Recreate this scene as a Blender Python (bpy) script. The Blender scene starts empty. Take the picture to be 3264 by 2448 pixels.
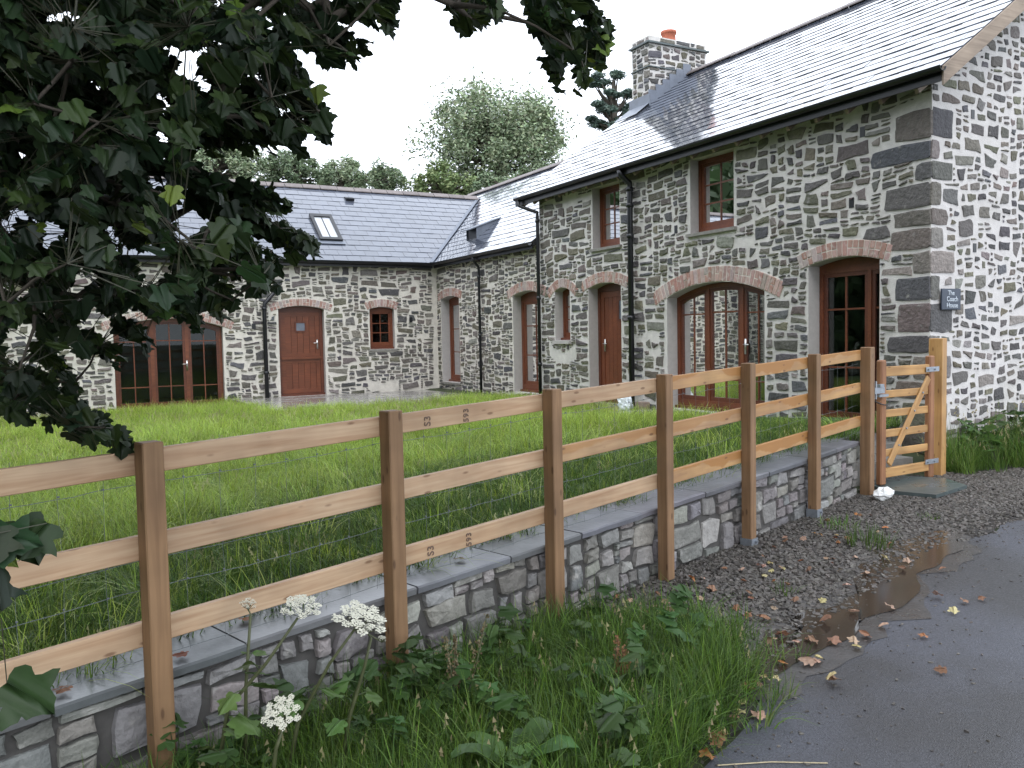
import bpy, math, random
import numpy as np
from mathutils import Vector, Matrix, noise, geometry

rng = random.Random(11)
sc = bpy.context.scene
COL = sc.collection

# ------------------------------------------------------------------ camera
FPX = 2711.06 / 3264.0
CAMP = Vector((-8.604, -6.063, 1.010))
_yaw, _pit, _rol = -0.49961, -0.05584, -0.019725
_F = Vector((-math.sin(_yaw) * math.cos(_pit), math.cos(_yaw) * math.cos(_pit), math.sin(_pit)))
_R = Vector((math.cos(_yaw), math.sin(_yaw), 0.0))
_U = _R.cross(_F)
CR = _R * math.cos(_rol) + _U * math.sin(_rol)
CU = _U * math.cos(_rol) - _R * math.sin(_rol)
CF = _F
camd = bpy.data.cameras.new('camera')
camd.sensor_width = 36.0
camd.sensor_fit = 'HORIZONTAL'
camd.lens = FPX * 36.0
camd.clip_start = 0.05
camd.clip_end = 2000.0
cam = bpy.data.objects.new('camera', camd)
COL.objects.link(cam)
_m = Matrix((CR, CU, -CF)).transposed().to_4x4()
_m.translation = CAMP
cam.matrix_world = _m
sc.camera = cam


def project(P):
    d = Vector(P) - CAMP
    z = d.dot(CF)
    if z < 0.05:
        return None
    return (0.5 + FPX * d.dot(CR) / z, 0.375 - FPX * d.dot(CU) / z, z)   # in picture widths


def shows(P, area=1.0, nrm=None):
    q = project(P)
    if q is None or not (-0.01 < q[0] < 1.01 and -0.01 < q[1] < 0.76):
        return 0.0
    c = 1.0
    if nrm is not None:
        c = abs((CAMP - Vector(P)).normalized().dot(nrm))
    return area * c / (q[2] * q[2])


# ------------------------------------------------------------------ world: bright overcast
SUN_EL, SUN_AZ = math.radians(58), math.radians(215)
world = bpy.data.worlds.new('World')
sc.world = world
world.use_nodes = True
nt = world.node_tree
nt.nodes.clear()
sky = nt.nodes.new('ShaderNodeTexSky')
sky.sky_type = 'NISHITA'
sky.sun_disc = False
sky.sun_elevation = SUN_EL
sky.sun_rotation = SUN_AZ
sky.air_density = 1.0
sky.dust_density = 4.0
wmix = nt.nodes.new('ShaderNodeMix')
wmix.data_type = 'RGBA'
wmix.inputs[0].default_value = 0.86           # cloud cover
wmix.inputs[7].default_value = (12.2, 13.0, 14.3, 1)
bg = nt.nodes.new('ShaderNodeBackground')
bg.inputs[1].default_value = 0.15
wo = nt.nodes.new('ShaderNodeOutputWorld')
nt.links.new(sky.outputs[0], wmix.inputs[6])
nt.links.new(wmix.outputs[2], bg.inputs[0])
nt.links.new(bg.outputs[0], wo.inputs[0])

sund = bpy.data.lights.new('sun', 'SUN')
sund.energy = 0.8
sund.angle = math.radians(35)
sund.color = (1.0, 0.985, 0.96)
sun = bpy.data.objects.new('sun', sund)
COL.objects.link(sun)
_sd = Vector((math.sin(SUN_AZ) * math.cos(SUN_EL), math.cos(SUN_AZ) * math.cos(SUN_EL), math.sin(SUN_EL)))
sun.rotation_euler = _sd.to_track_quat('Z', 'Y').to_euler()
sun.location = (-10, -10, 20)

vs = sc.view_settings
vs.view_transform = 'Standard'
vs.look = 'None'
vs.exposure = 0.42
vs.gamma = 1.0
vs.use_curve_mapping = False
sc.cycles.use_denoising = True
sc.cycles.max_bounces = 4
sc.cycles.diffuse_bounces = 2
sc.cycles.glossy_bounces = 2
sc.cycles.transmission_bounces = 3
sc.cycles.transparent_max_bounces = 8

# ------------------------------------------------------------------ helpers
WM = {}


def put(o, m=None, parent=None):
    m = m or Matrix()
    COL.objects.link(o)
    if parent is not None:
        o.parent = parent
        o.matrix_parent_inverse = WM[parent.name].inverted()
    o.matrix_basis = m
    WM[o.name] = m
    return o


def tag(o, label=None, cat=None, group=None, kind=None):
    if label: o['label'] = label
    if cat: o['category'] = cat
    if group: o['group'] = group
    if kind: o['kind'] = kind
    return o


def empty(name, loc, label, cat, group=None, parent=None):
    o = bpy.data.objects.new(name, None)
    o.empty_display_size = 0.2
    put(o, Matrix.Translation(Vector(loc)), parent)
    return tag(o, label, cat, group)


def mesh(name, vs_, fs, mats=(), cols=None, smooth=False, midx=None):
    me = bpy.data.meshes.new(name)
    me.from_pydata([tuple(v) for v in vs_], [], fs)
    for m in (mats if isinstance(mats, (list, tuple)) else [mats]):
        me.materials.append(m)
    if cols is not None:
        a = me.color_attributes.new('Col', 'FLOAT_COLOR', 'POINT')
        arr = np.ones((len(vs_), 4), dtype=np.float32)
        c = np.asarray(cols, dtype=np.float32)
        arr[:, :3] = c
        a.data.foreach_set('color', arr.ravel())
    if smooth:
        me.polygons.foreach_set('use_smooth', [True] * len(me.polygons))
    if midx is not None:
        me.polygons.foreach_set('material_index', midx)
    me.update()
    return me


class MB:
    """collects geometry in world coordinates for ONE mesh object"""
    def __init__(s):
        s.v = []; s.f = []; s.c = []; s.mi = []

    def add(s, vs_, fs, col=(1, 1, 1), mi=0):
        b = len(s.v)
        s.v.extend(Vector(v) for v in vs_)
        s.f.extend([tuple(i + b for i in f) for f in fs])
        s.c.extend([col] * len(vs_))
        s.mi.extend([mi] * len(fs))

    def box(s, lo, hi, col=(1, 1, 1), mi=0, bev=0.0):
        x0, y0, z0 = lo; x1, y1, z1 = hi
        s.add([(x0, y0, z0), (x1, y0, z0), (x1, y1, z0), (x0, y1, z0), (x0, y0, z1), (x1, y0, z1), (x1, y1, z1), (x0, y1, z1)],
              [(0, 3, 2, 1), (4, 5, 6, 7), (0, 1, 5, 4), (1, 2, 6, 5), (2, 3, 7, 6), (3, 0, 4, 7)], col, mi)

    def obox(s, c, ax, ay, az, col=(1, 1, 1), mi=0):
        """box from centre and three half-axis vectors"""
        c, ax, ay, az = Vector(c), Vector(ax), Vector(ay), Vector(az)
        P = [c + ax * i + ay * j + az * k for k in (-1, 1) for j in (-1, 1) for i in (-1, 1)]
        s.add(P, [(0, 2, 3, 1), (4, 5, 7, 6), (0, 1, 5, 4), (1, 3, 7, 5), (3, 2, 6, 7), (2, 0, 4, 6)], col, mi)

    def tube(s, pts, rad, n=8, col=(1, 1, 1), mi=0, cap=True):
        pts = [Vector(p) for p in pts]
        rad = rad if isinstance(rad, (list, tuple)) else [rad] * len(pts)
        b = len(s.v)
        ref = None
        for i, p in enumerate(pts):
            t = (pts[min(i + 1, len(pts) - 1)] - pts[max(i - 1, 0)]).normalized()
            if ref is None:
                ref = t.orthogonal().normalized()
            ref = (ref - t * ref.dot(t))
            ref = ref.normalized() if ref.length > 1e-6 else t.orthogonal().normalized()
            o = t.cross(ref)
            for k in range(n):
                a = 2 * math.pi * k / n
                s.v.append(p + (ref * math.cos(a) + o * math.sin(a)) * rad[i])
                s.c.append(col)
        for i in range(len(pts) - 1):
            for k in range(n):
                s.f.append((b + i * n + k, b + i * n + (k + 1) % n, b + (i + 1) * n + (k + 1) % n, b + (i + 1) * n + k))
                s.mi.append(mi)
        if cap:
            s.f.append(tuple(b + k for k in range(n))[::-1]); s.mi.append(mi)
            e = b + (len(pts) - 1) * n
            s.f.append(tuple(e + k for k in range(n))); s.mi.append(mi)

    def build(s, name, mats, parent=None, smooth=False, origin=None, col=True):
        if origin is None:
            n = max(1, len(s.v))
            lo = Vector((min(v[0] for v in s.v), min(v[1] for v in s.v), min(v[2] for v in s.v)))
            hi = Vector((max(v[0] for v in s.v), max(v[1] for v in s.v), max(v[2] for v in s.v)))
            origin = (lo + hi) / 2
        origin = Vector(origin)
        me = mesh(name, [v - origin for v in s.v], s.f, mats, s.c if col else None, smooth, s.mi)
        o = bpy.data.objects.new(name, me)
        return put(o, Matrix.Translation(origin), parent)


def bevbox_mesh(name, lx, ly, lz, b, mats, jit=0.0, r=None):
    """box centred on the origin with chamfered edges"""
    hx, hy, hz = lx / 2, ly / 2, lz / 2
    v = []; f = []
    idx = {}
    for sx in (-1, 1):
        for sy in (-1, 1):
            for sz in (-1, 1):
                j = [(r.uniform(-jit, jit) if r else 0) for _ in range(3)]
                for k in range(3):
                    p = [sx * hx + j[0], sy * hy + j[1], sz * hz + j[2]]
                    for q in range(3):
                        if q != k:
                            p[q] -= (sx, sy, sz)[q] * b
                    idx[(sx, sy, sz, k)] = len(v)
                    v.append(p)
    S = (-1, 1)
    for k in range(3):
        a, b_ = [q for q in range(3) if q != k]
        for s in S:
            def key(i, j):
                t = [0, 0, 0]; t[k] = s; t[a] = i; t[b_] = j
                return idx[(t[0], t[1], t[2], k)]
            loop = [key(-1, -1), key(1, -1), key(1, 1), key(-1, 1)]
            f.append(tuple(loop))
        # edges parallel to axis k
        for i in S:
            for j in S:
                def key2(kk, s):
                    t = [0, 0, 0]; t[k] = s; t[a] = i; t[b_] = j
                    return idx[(t[0], t[1], t[2], kk)]
                f.append((key2(a, -1), key2(a, 1), key2(b_, 1), key2(b_, -1)))
    for sx in S:
        for sy in S:
            for sz in S:
                f.append(tuple(idx[(sx, sy, sz, k)] for k in range(3)))
    return mesh(name, v, f, mats)


def frame_m(origin, x, z):
    x = Vector(x).normalized(); z = Vector(z)
    z = (z - x * z.dot(x)).normalized()
    y = z.cross(x)
    m = Matrix((x, y, z)).transposed().to_4x4()
    m.translation = Vector(origin)
    return m


_beam = {}


def beam(name, p0, p1, w, h, m, parent, up=(0, 0, 1), bev=0.004):
    """timber of section w (across) x h (along up) from p0 to p1, local X along its length"""
    p0, p1 = Vector(p0), Vector(p1)
    L = (p1 - p0).length
    me = bevbox_mesh(name, L, w, h, bev, [m])
    o = bpy.data.objects.new(name, me)
    return put(o, frame_m((p0 + p1) / 2, p1 - p0, up), parent)


def clamp(x, a=0.0, b=1.0): return a if x < a else b if x > b else x
def sstep(a, b, x):
    t = clamp((x - a) / (b - a)); return t * t * (3 - 2 * t)


# ------------------------------------------------------------------ materials
def mat(name, col=(.5, .5, .5), rough=.6, var=.2, vscale=6.0, bump=0.0, bscale=30.0, attr=False, spec=.5,
        rnd=0.0, det=6, trans=0.0, rvar=0.0, metal=0.0, col2=None, c2scale=2.0, c2lo=.45, c2hi=.6, bdist=.01, obj=False,
        stretch=None, coat=0.0):
    m = bpy.data.materials.new(name)
    m.use_nodes = True
    n, l = m.node_tree.nodes, m.node_tree.links
    P = n['Principled BSDF']
    P.inputs['Roughness'].default_value = rough
    P.inputs['Specular IOR Level'].default_value = spec
    P.inputs['Metallic'].default_value = metal
    if coat:
        P.inputs['Coat Weight'].default_value = coat
        P.inputs['Coat Roughness'].default_value = .05
        P.inputs['Coat IOR'].default_value = 1.36
    if obj:
        tc = n.new('ShaderNodeTexCoord'); pos = tc.outputs['Object']
    else:
        tc = n.new('ShaderNodeNewGeometry'); pos = tc.outputs['Position']
    if stretch:
        mp = n.new('ShaderNodeMapping'); mp.inputs['Scale'].default_value = stretch
        l.new(pos, mp.inputs[0]); pos = mp.outputs[0]
    if attr:
        a = n.new('ShaderNodeAttribute'); a.attribute_name = 'Col'; c = a.outputs['Color']
    else:
        rgb = n.new('ShaderNodeRGB'); rgb.outputs[0].default_value = (*col, 1); c = rgb.outputs[0]
    if col2:
        nz = n.new('ShaderNodeTexNoise'); nz.inputs['Scale'].default_value = c2scale; nz.inputs['Detail'].default_value = 5
        l.new(pos, nz.inputs['Vector'])
        mr = n.new('ShaderNodeMapRange'); mr.inputs[1].default_value = c2lo; mr.inputs[2].default_value = c2hi
        l.new(nz.outputs[0], mr.inputs[0])
        mx = n.new('ShaderNodeMix'); mx.data_type = 'RGBA'
        l.new(mr.outputs[0], mx.inputs[0]); l.new(c, mx.inputs[6]); mx.inputs[7].default_value = (*col2, 1)
        c = mx.outputs[2]
    if var or rnd:
        hs = n.new('ShaderNodeHueSaturation'); hs.inputs['Fac'].default_value = 1
        val = None
        if var:
            nz = n.new('ShaderNodeTexNoise'); nz.inputs['Scale'].default_value = vscale; nz.inputs['Detail'].default_value = det
            nz.inputs['Roughness'].default_value = .65
            l.new(pos, nz.inputs['Vector'])
            mr = n.new('ShaderNodeMapRange'); mr.inputs[1].default_value = .25; mr.inputs[2].default_value = .75
            mr.inputs[3].default_value = 1 - var; mr.inputs[4].default_value = 1 + var; mr.clamp = False
            l.new(nz.outputs[0], mr.inputs[0]); val = mr.outputs[0]
        if rnd:
            oi = n.new('ShaderNodeObjectInfo')
            mr2 = n.new('ShaderNodeMapRange'); mr2.inputs[3].default_value = 1 - rnd; mr2.inputs[4].default_value = 1 + rnd
            l.new(oi.outputs['Random'], mr2.inputs[0])
            mh = n.new('ShaderNodeMapRange'); mh.inputs[3].default_value = .5 - rnd * .05; mh.inputs[4].default_value = .5 + rnd * .05
            mm = n.new('ShaderNodeMath'); mm.operation = 'FRACT'
            ml = n.new('ShaderNodeMath'); ml.operation = 'MULTIPLY'; ml.inputs[1].default_value = 7.31
            l.new(oi.outputs['Random'], ml.inputs[0]); l.new(ml.outputs[0], mm.inputs[0]); l.new(mm.outputs[0], mh.inputs[0])
            l.new(mh.outputs[0], hs.inputs['Hue'])
            if val is not None:
                mu = n.new('ShaderNodeMath'); mu.operation = 'MULTIPLY'
                l.new(val, mu.inputs[0]); l.new(mr2.outputs[0], mu.inputs[1]); val = mu.outputs[0]
            else:
                val = mr2.outputs[0]
        l.new(val, hs.inputs['Value']); l.new(c, hs.inputs['Color']); c = hs.outputs[0]
    l.new(c, P.inputs['Base Color'])
    if bump:
        nb = n.new('ShaderNodeTexNoise'); nb.inputs['Scale'].default_value = bscale; nb.inputs['Detail'].default_value = 5
        l.new(pos, nb.inputs['Vector'])
        bp = n.new('ShaderNodeBump'); bp.inputs['Strength'].default_value = bump; bp.inputs['Distance'].default_value = bdist
        l.new(nb.outputs[0], bp.inputs['Height']); l.new(bp.outputs[0], P.inputs['Normal'])
    if rvar:
        nr = n.new('ShaderNodeTexNoise'); nr.inputs['Scale'].default_value = vscale * .6; nr.inputs['Detail'].default_value = 4
        l.new(pos, nr.inputs['Vector'])
        mr = n.new('ShaderNodeMapRange'); mr.inputs[1].default_value = .35; mr.inputs[2].default_value = .65
        mr.inputs[3].default_value = max(.02, rough - rvar); mr.inputs[4].default_value = min(1, rough + rvar)
        l.new(nr.outputs[0], mr.inputs[0]); l.new(mr.outputs[0], P.inputs['Roughness'])
    if trans:
        tr = n.new('ShaderNodeBsdfTranslucent')
        br = n.new('ShaderNodeHueSaturation'); br.inputs['Value'].default_value = 1.35; br.inputs['Hue'].default_value = .485
        l.new(c, br.inputs['Color']); l.new(br.outputs[0], tr.inputs[0])
        ms = n.new('ShaderNodeMixShader'); ms.inputs[0].default_value = trans
        l.new(P.outputs[0], ms.inputs[1]); l.new(tr.outputs[0], ms.inputs[2])
        l.new(ms.outputs[0], n['Material Output'].inputs[0])
    return m


def wood_mat(name, col, dark, rough=.6, knots=True, attr=False, grain=22.0, bump=.25, wet=None):
    m = bpy.data.materials.new(name)
    m.use_nodes = True
    n, l = m.node_tree.nodes, m.node_tree.links
    P = n['Principled BSDF']
    P.inputs['Roughness'].default_value = rough
    tc = n.new('ShaderNodeTexCoord')
    oi = n.new('ShaderNodeObjectInfo')
    ad = n.new('ShaderNodeVectorMath'); ad.operation = 'MULTIPLY_ADD'
    ad.inputs[1].default_value = (13, 17, 19)
    cmb = n.new('ShaderNodeCombineXYZ')
    for i in range(3): l.new(oi.outputs['Random'], cmb.inputs[i])
    l.new(cmb.outputs[0], ad.inputs[0]); l.new(tc.outputs['Object'], ad.inputs[2])
    mp = n.new('ShaderNodeMapping'); mp.inputs['Scale'].default_value = (1.2, grain, grain)
    l.new(ad.outputs[0], mp.inputs[0])
    nz = n.new('ShaderNodeTexNoise'); nz.inputs['Scale'].default_value = 1.6; nz.inputs['Detail'].default_value = 5
    nz.inputs['Distortion'].default_value = .6
    l.new(mp.outputs[0], nz.inputs['Vector'])
    mr = n.new('ShaderNodeMapRange'); mr.inputs[1].default_value = .36; mr.inputs[2].default_value = .72
    l.new(nz.outputs[0], mr.inputs[0])
    mx = n.new('ShaderNodeMix'); mx.data_type = 'RGBA'
    ml = n.new('ShaderNodeMath'); ml.operation = 'MULTIPLY'; ml.inputs[1].default_value = .8
    l.new(mr.outputs[0], ml.inputs[0]); l.new(ml.outputs[0], mx.inputs[0])
    if attr:
        a = n.new('ShaderNodeObjectInfo'); l.new(a.outputs['Color'], mx.inputs[6])
    else:
        mx.inputs[6].default_value = (*col, 1)
    mx.inputs[7].default_value = (*dark, 1)
    c = mx.outputs[2]
    # broad patches (damp, drying)
    np_ = n.new('ShaderNodeTexNoise'); np_.inputs['Scale'].default_value = 3.0; np_.inputs['Detail'].default_value = 3
    l.new(ad.outputs[0], np_.inputs['Vector'])
    mr3 = n.new('ShaderNodeMapRange'); mr3.inputs[1].default_value = .3; mr3.inputs[2].default_value = .7
    mr3.inputs[3].default_value = .78; mr3.inputs[4].default_value = 1.15
    l.new(np_.outputs[0], mr3.inputs[0])
    hs = n.new('ShaderNodeHueSaturation'); l.new(c, hs.inputs['Color']); l.new(mr3.outputs[0], hs.inputs['Value'])
    c = hs.outputs[0]
    if wet:
        nw = n.new('ShaderNodeTexNoise'); nw.inputs['Scale'].default_value = 2.2; nw.inputs['Detail'].default_value = 4
        sep = n.new('ShaderNodeSeparateXYZ'); l.new(tc.outputs['Object'], sep.inputs[0])
        l.new(ad.outputs[0], nw.inputs['Vector'])
        # rain has soaked the upper edge of the rails
        m1 = n.new('ShaderNodeMath'); m1.operation = 'MULTIPLY_ADD'; m1.inputs[1].default_value = 3.4
        l.new(sep.outputs[2], m1.inputs[0]); l.new(nw.outputs[0], m1.inputs[2])
        mr4 = n.new('ShaderNodeMapRange'); mr4.inputs[1].default_value = .50; mr4.inputs[2].default_value = .545
        l.new(m1.outputs[0], mr4.inputs[0])
        mw = n.new('ShaderNodeMix'); mw.data_type = 'RGBA'
        al = n.new('ShaderNodeMath'); al.operation = 'MULTIPLY'
        l.new(mr4.outputs[0], al.inputs[0]); l.new(oi.outputs['Alpha'], al.inputs[1])
        l.new(al.outputs[0], mw.inputs[0]); l.new(c, mw.inputs[6]); mw.inputs[7].default_value = (*wet, 1)
        c = mw.outputs[2]
    if knots:
        mk = n.new('ShaderNodeMapping'); mk.inputs['Scale'].default_value = (5.0, 15, 15)
        l.new(ad.outputs[0], mk.inputs[0])
        vo = n.new('ShaderNodeTexVoronoi'); vo.inputs['Scale'].default_value = 1.0; vo.inputs['Randomness'].default_value = 1
        l.new(mk.outputs[0], vo.inputs['Vector'])
        mr2 = n.new('ShaderNodeMapRange'); mr2.inputs[1].default_value = .08; mr2.inputs[2].default_value = .15
        mr2.inputs[3].default_value = .75; mr2.inputs[4].default_value = 0
        l.new(vo.outputs['Distance'], mr2.inputs[0])
        mx2 = n.new('ShaderNodeMix'); mx2.data_type = 'RGBA'
        l.new(mr2.outputs[0], mx2.inputs[0]); l.new(c, mx2.inputs[6])
        mx2.inputs[7].default_value = (dark[0] * .45, dark[1] * .38, dark[2] * .35, 1)
        c = mx2.outputs[2]
    l.new(c, P.inputs['Base Color'])
    bp = n.new('ShaderNodeBump'); bp.inputs['Strength'].default_value = bump; bp.inputs['Distance'].default_value = .003
    l.new(nz.outputs[0], bp.inputs['Height']); l.new(bp.outputs[0], P.inputs['Normal'])
    return m


def glass_mat(name, tint=(.75, .8, .8)):
    m = bpy.data.materials.new(name)
    m.use_nodes = True
    n, l = m.node_tree.nodes, m.node_tree.links
    n.remove(n['Principled BSDF'])
    t = n.new('ShaderNodeBsdfTransparent'); t.inputs[0].default_value = (*tint, 1)
    g = n.new('ShaderNodeBsdfGlossy'); g.inputs['Roughness'].default_value = .015
    f = n.new('ShaderNodeFresnel'); f.inputs[0].default_value = 1.36
    ms = n.new('ShaderNodeMixShader')
    l.new(f.outputs[0], ms.inputs[0]); l.new(t.outputs[0], ms.inputs[1]); l.new(g.outputs[0], ms.inputs[2])
    l.new(ms.outputs[0], n['Material Output'].inputs[0])
    return m


M = {}
M['mortar'] = mat('lime_mortar', (.66, .625, .56), .9, .14, 9, .5, 60, bdist=.012, col2=(.48, .45, .40), c2scale=1.1, c2lo=.55, c2hi=.8)
M['house_mortar'] = mat('house_mortar', (.63, .605, .575), .9, .14, 9, .5, 60, bdist=.012, col2=(.48, .46, .43), c2scale=1.6, c2lo=.5, c2hi=.75)
M['gable_mortar'] = mat('gable_mortar', (.60, .575, .56), .9, .14, 9, .5, 60, bdist=.012, col2=(.50, .48, .45), c2scale=1.1, c2lo=.55, c2hi=.8)
M['render'] = mat('grey_lime_render', (.42, .40, .385), .9, .10, 14, .35, 90, bdist=.004)
M['stone'] = mat('rubble_stone', rough=.75, var=.34, vscale=16, bump=.8, bscale=30, attr=True, bdist=.022, col2=(.26, .25, .235), c2scale=9, c2lo=.62, c2hi=.74)
M['drystone'] = mat('walling_stone', rough=.8, var=.30, vscale=13, bump=.8, bscale=30, attr=True, bdist=.018, col2=(.36, .345, .32), c2scale=10, c2lo=.60, c2hi=.75)
M['joint'] = mat('earth_joint', (.075, .07, .065), .95, .2, 20)
M['brick'] = mat('old_brick', rough=.85, var=.22, vscale=30, bump=.5, bscale=70, attr=True, bdist=.006, col2=(.50, .44, .40), c2scale=14, c2lo=.52, c2hi=.72)
M['slate'] = mat('wet_roof_slate', (.105, .113, .135), .13, .14, 5, .025, 25, spec=.6, rnd=.05, rvar=.03, bdist=.002, attr=True, coat=1.0)
M['deck'] = mat('roof_underlay', (.03, .03, .032), .9, .1, 5)
M['ridge'] = mat('ridge_tile', (.17, .145, .14), .6, .25, 7, .3, 40, rnd=.1)
M['lead'] = mat('lead_flashing', (.16, .18, .22), .45, .2, 6, .2, 20)
M['black'] = mat('black_iron', (.012, .013, .016), .35, .1, 9)
M['hard'] = wood_mat('stained_hardwood', (.185, .056, .024), (.098, .026, .013), .38, knots=False, grain=30, bump=.12)
M['harddark'] = wood_mat('stained_hardwood_rail', (.138, .040, .019), (.074, .019, .011), .38, knots=False, grain=30, bump=.12)
M['bargeboard'] = wood_mat('weathered_softwood', (.33, .26, .20), (.20, .15, .11), .7, knots=False)
M['glass'] = glass_mat('window_glass')
M['chrome'] = mat('satin_metal', (.62, .62, .60), .3, .05, 9, metal=1.0)
M['wire'] = mat('netting_wire', (.15, .165, .17), .5, .2, 40, metal=.5)
M['mud'] = mat('wet_mud', (.056, .052, .050), .36, .35, 9, .5, 60, rvar=.15)
M['zinc'] = mat('galvanised_steel', (.36, .39, .43), .45, .2, 40, metal=.75)
M['pot'] = mat('terracotta', (.42, .13, .075), .8, .2, 9)
M['inside'] = mat('dark_room', (.10, .10, .095), .9, .1, 3)  # dark tone paints in the shade of the unlit rooms
M['sill'] = mat('grey_sill_stone', (.23, .22, .20), .8, .25, 12, .4, 50)
M['rail'] = wood_mat('sawn_rail', (.5, .33, .2), (.34, .185, .095), .62, attr=True, wet=(.36, .165, .045))
M['post'] = wood_mat('sawn_post', (.27, .157, .078), (.165, .088, .041), .65)
M['gatewood'] = wood_mat('gate_timber', (.50, .29, .11), (.34, .165, .055), .55)
M['gatestile'] = wood_mat('gate_stile_timber', (.33, .155, .07), (.22, .09, .04), .55, knots=False)
M['ink'] = mat('stamp_ink', (.15, .10, .075), .8, .2, 60)
M['coping'] = mat('slate_coping', (.15, .15, .16), .42, .28, 4, .3, 22, spec=.6, attr=True, rvar=.14)
M['paving'] = mat('wet_paving', (.24, .23, .215), .20, .25, 3, .15, 30, rvar=.14)
M['road'] = mat('wet_tarmac', (.072, .076, .093), .44, .5, 110, .9, 170, rvar=.12, bdist=.008, col2=(.046, .046, .050), c2scale=.8, det=3)
M['bed'] = mat('gravel_bed', (.035, .031, .028), .9, .3, 20, .6, 60, bdist=.02)
M['chip'] = mat('slate_chippings', (.092, .082, .072), .55, .2, 40, .2, 80, rnd=.5)
M['puddle'] = mat('muddy_water', (.036, .030, .024), .13, .25, 4, spec=.6)
M['soil'] = mat('field_soil', (.035, .045, .018), .95, .3, 3, .4, 20)
M['turf'] = mat('lawn_turf', (.045, .085, .018), .9, .3, 3, .4, 20)
M['plaque'] = mat('slate_plaque', (.035, .048, .075), .35, .1, 9)
M['letter'] = mat('cut_letters', (.62, .68, .74), .6, .05, 9)
M['white'] = mat('white_plastic', (.72, .78, .80), .35, .12, 18)
M['quartz'] = mat('white_quartz', (.74, .74, .72), .6, .15, 18, .4, 30)
M['slab'] = mat('blue_slate_slab', (.075, .095, .095), .3, .2, 6, .1, 30, rvar=.1)
M['brownblock'] = mat('brown_block', (.30, .23, .19), .85, .2, 18)
# ------------------------------------------------------------------ fence line frame
FD = Vector((0.95899, 0.28344, 0)); FN = Vector((-0.28344, 0.95899, 0))
FO = Vector((-8.276, -2.588, 0)) + FN * 0.011
def fw(s, off, z=0.0): return FO + FD * s + FN * off + Vector((0, 0, z))
def fs(x, y):
    q = Vector((x, y, 0)) - FO
    return q.dot(FD), q.dot(FN)
def cop_z(s): return -0.30 + 0.0362 * (s + 0.5)          # top of the coping
S_END = 6.62


def ground_z(x, y):
    xx = clamp(x, -30, 20)
    z = -0.548 + 0.030 * (xx + 1.88)
    s, off = fs(x, y)
    k = sstep(-1.25, -0.3, x)
    z += k * sstep(-.25, .75, off - .05) * .26
    return z


def lawn_z(x, y):
    s, off = fs(x, y)
    zf = cop_z(clamp(s, -7, 7.2)) - .05
    zb = -0.31 + .036 * clamp(x + 3.2, -7, 0)
    t = sstep(.3, 5.5, off)
    return zf * (1 - t) + zb * t


# ------------------------------------------------------------------ setting
def grid_sheet(name, xs, ys, zf, m, keep=None, smooth=True):
    v = []; f = []; ix = {}
    for i, x in enumerate(xs):
        for j, y in enumerate(ys):
            ix[i, j] = len(v); v.append((x, y, zf(x, y)))
    for i in range(len(xs) - 1):
        for j in range(len(ys) - 1):
            cx, cy = (xs[i] + xs[i + 1]) / 2, (ys[j] + ys[j + 1]) / 2
            if keep is None or keep(cx, cy):
                f.append((ix[i, j], ix[i + 1, j], ix[i + 1, j + 1], ix[i, j + 1]))
    used = sorted({i for q in f for i in q})
    mp = {a: b for b, a in enumerate(used)}
    me = mesh(name, [v[i] for i in used], [tuple(mp[i] for i in q) for q in f], [m], smooth=smooth)
    return put(bpy.data.objects.new(name, me))


def steps(a, b, d, far=None):
    r = [a + (b - a) * i / max(1, round((b - a) / d)) for i in range(max(1, round((b - a) / d)) + 1)]
    if far:
        r = [a - q for q in reversed(far)] + r + [b + q for q in far]
    return r


far = [2, 6, 14, 30, 70, 160, 400]
ground = tag(grid_sheet('ground', steps(-14, 6, .25, far), steps(-9, 4, .25, far), lambda x, y: ground_z(x, y) - .012, M['soil']), kind='structure')

# road edge (far to near) and the sheets that lie on the ground
EDGE = [(40, 9.0), (14, 2.2), (6, 0.0), (2.2, -1.05), (.2, -1.72), (-1.0, -1.98), (-1.92, -2.12), (-3.02, -2.20), (-3.7, -2.42), (-4.4, -2.68),
        (-5.27, -2.98), (-5.71, -3.2), (-6.2, -3.48), (-6.6, -3.68), (-7.5, -4.05), (-9, -4.6), (-12, -5.6), (-20, -8.2), (-40, -14.5)]


def strip(name, inner, outer, m, dz, n=14, wob=.0):
    v = []; f = []
    for i, (a, b) in enumerate(zip(inner, outer)):
        for k in range(n + 1):
            t = k / n
            x, y = a[0] + (b[0] - a[0]) * t, a[1] + (b[1] - a[1]) * t
            v.append((x, y, ground_z(x, y) + dz))
    for i in range(len(inner) - 1):
        for k in range(n):
            a = i * (n + 1) + k
            f.append((a, a + 1, a + n + 2, a + n + 1))
    return put(bpy.data.objects.new(name, mesh(name, v, f, [m], smooth=True)))


def resample(P, d):
    out = [P[0]]
    for a, b in zip(P[:-1], P[1:]):
        L = math.hypot(b[0] - a[0], b[1] - a[1]); k = max(1, int(L / d))
        out += [(a[0] + (b[0] - a[0]) * i / k, a[1] + (b[1] - a[1]) * i / k) for i in range(1, k + 1)]
    return out


def wobble(P, amp, sc_=1.7, seed=0):
    o = []
    for x, y in P:
        q = noise.noise(Vector((x * sc_, y * sc_, seed))) * amp
        o.append((x - q * .35, y + q))
    return o


edge_r = wobble(resample(EDGE[3:16], .12), .10, 2.3)
edge_r = EDGE[:3] + edge_r + EDGE[16:]
tag(strip('road', edge_r, [(x + 1.25, y - 4.4) for x, y in edge_r], M['road'], .004), kind='structure')
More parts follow.
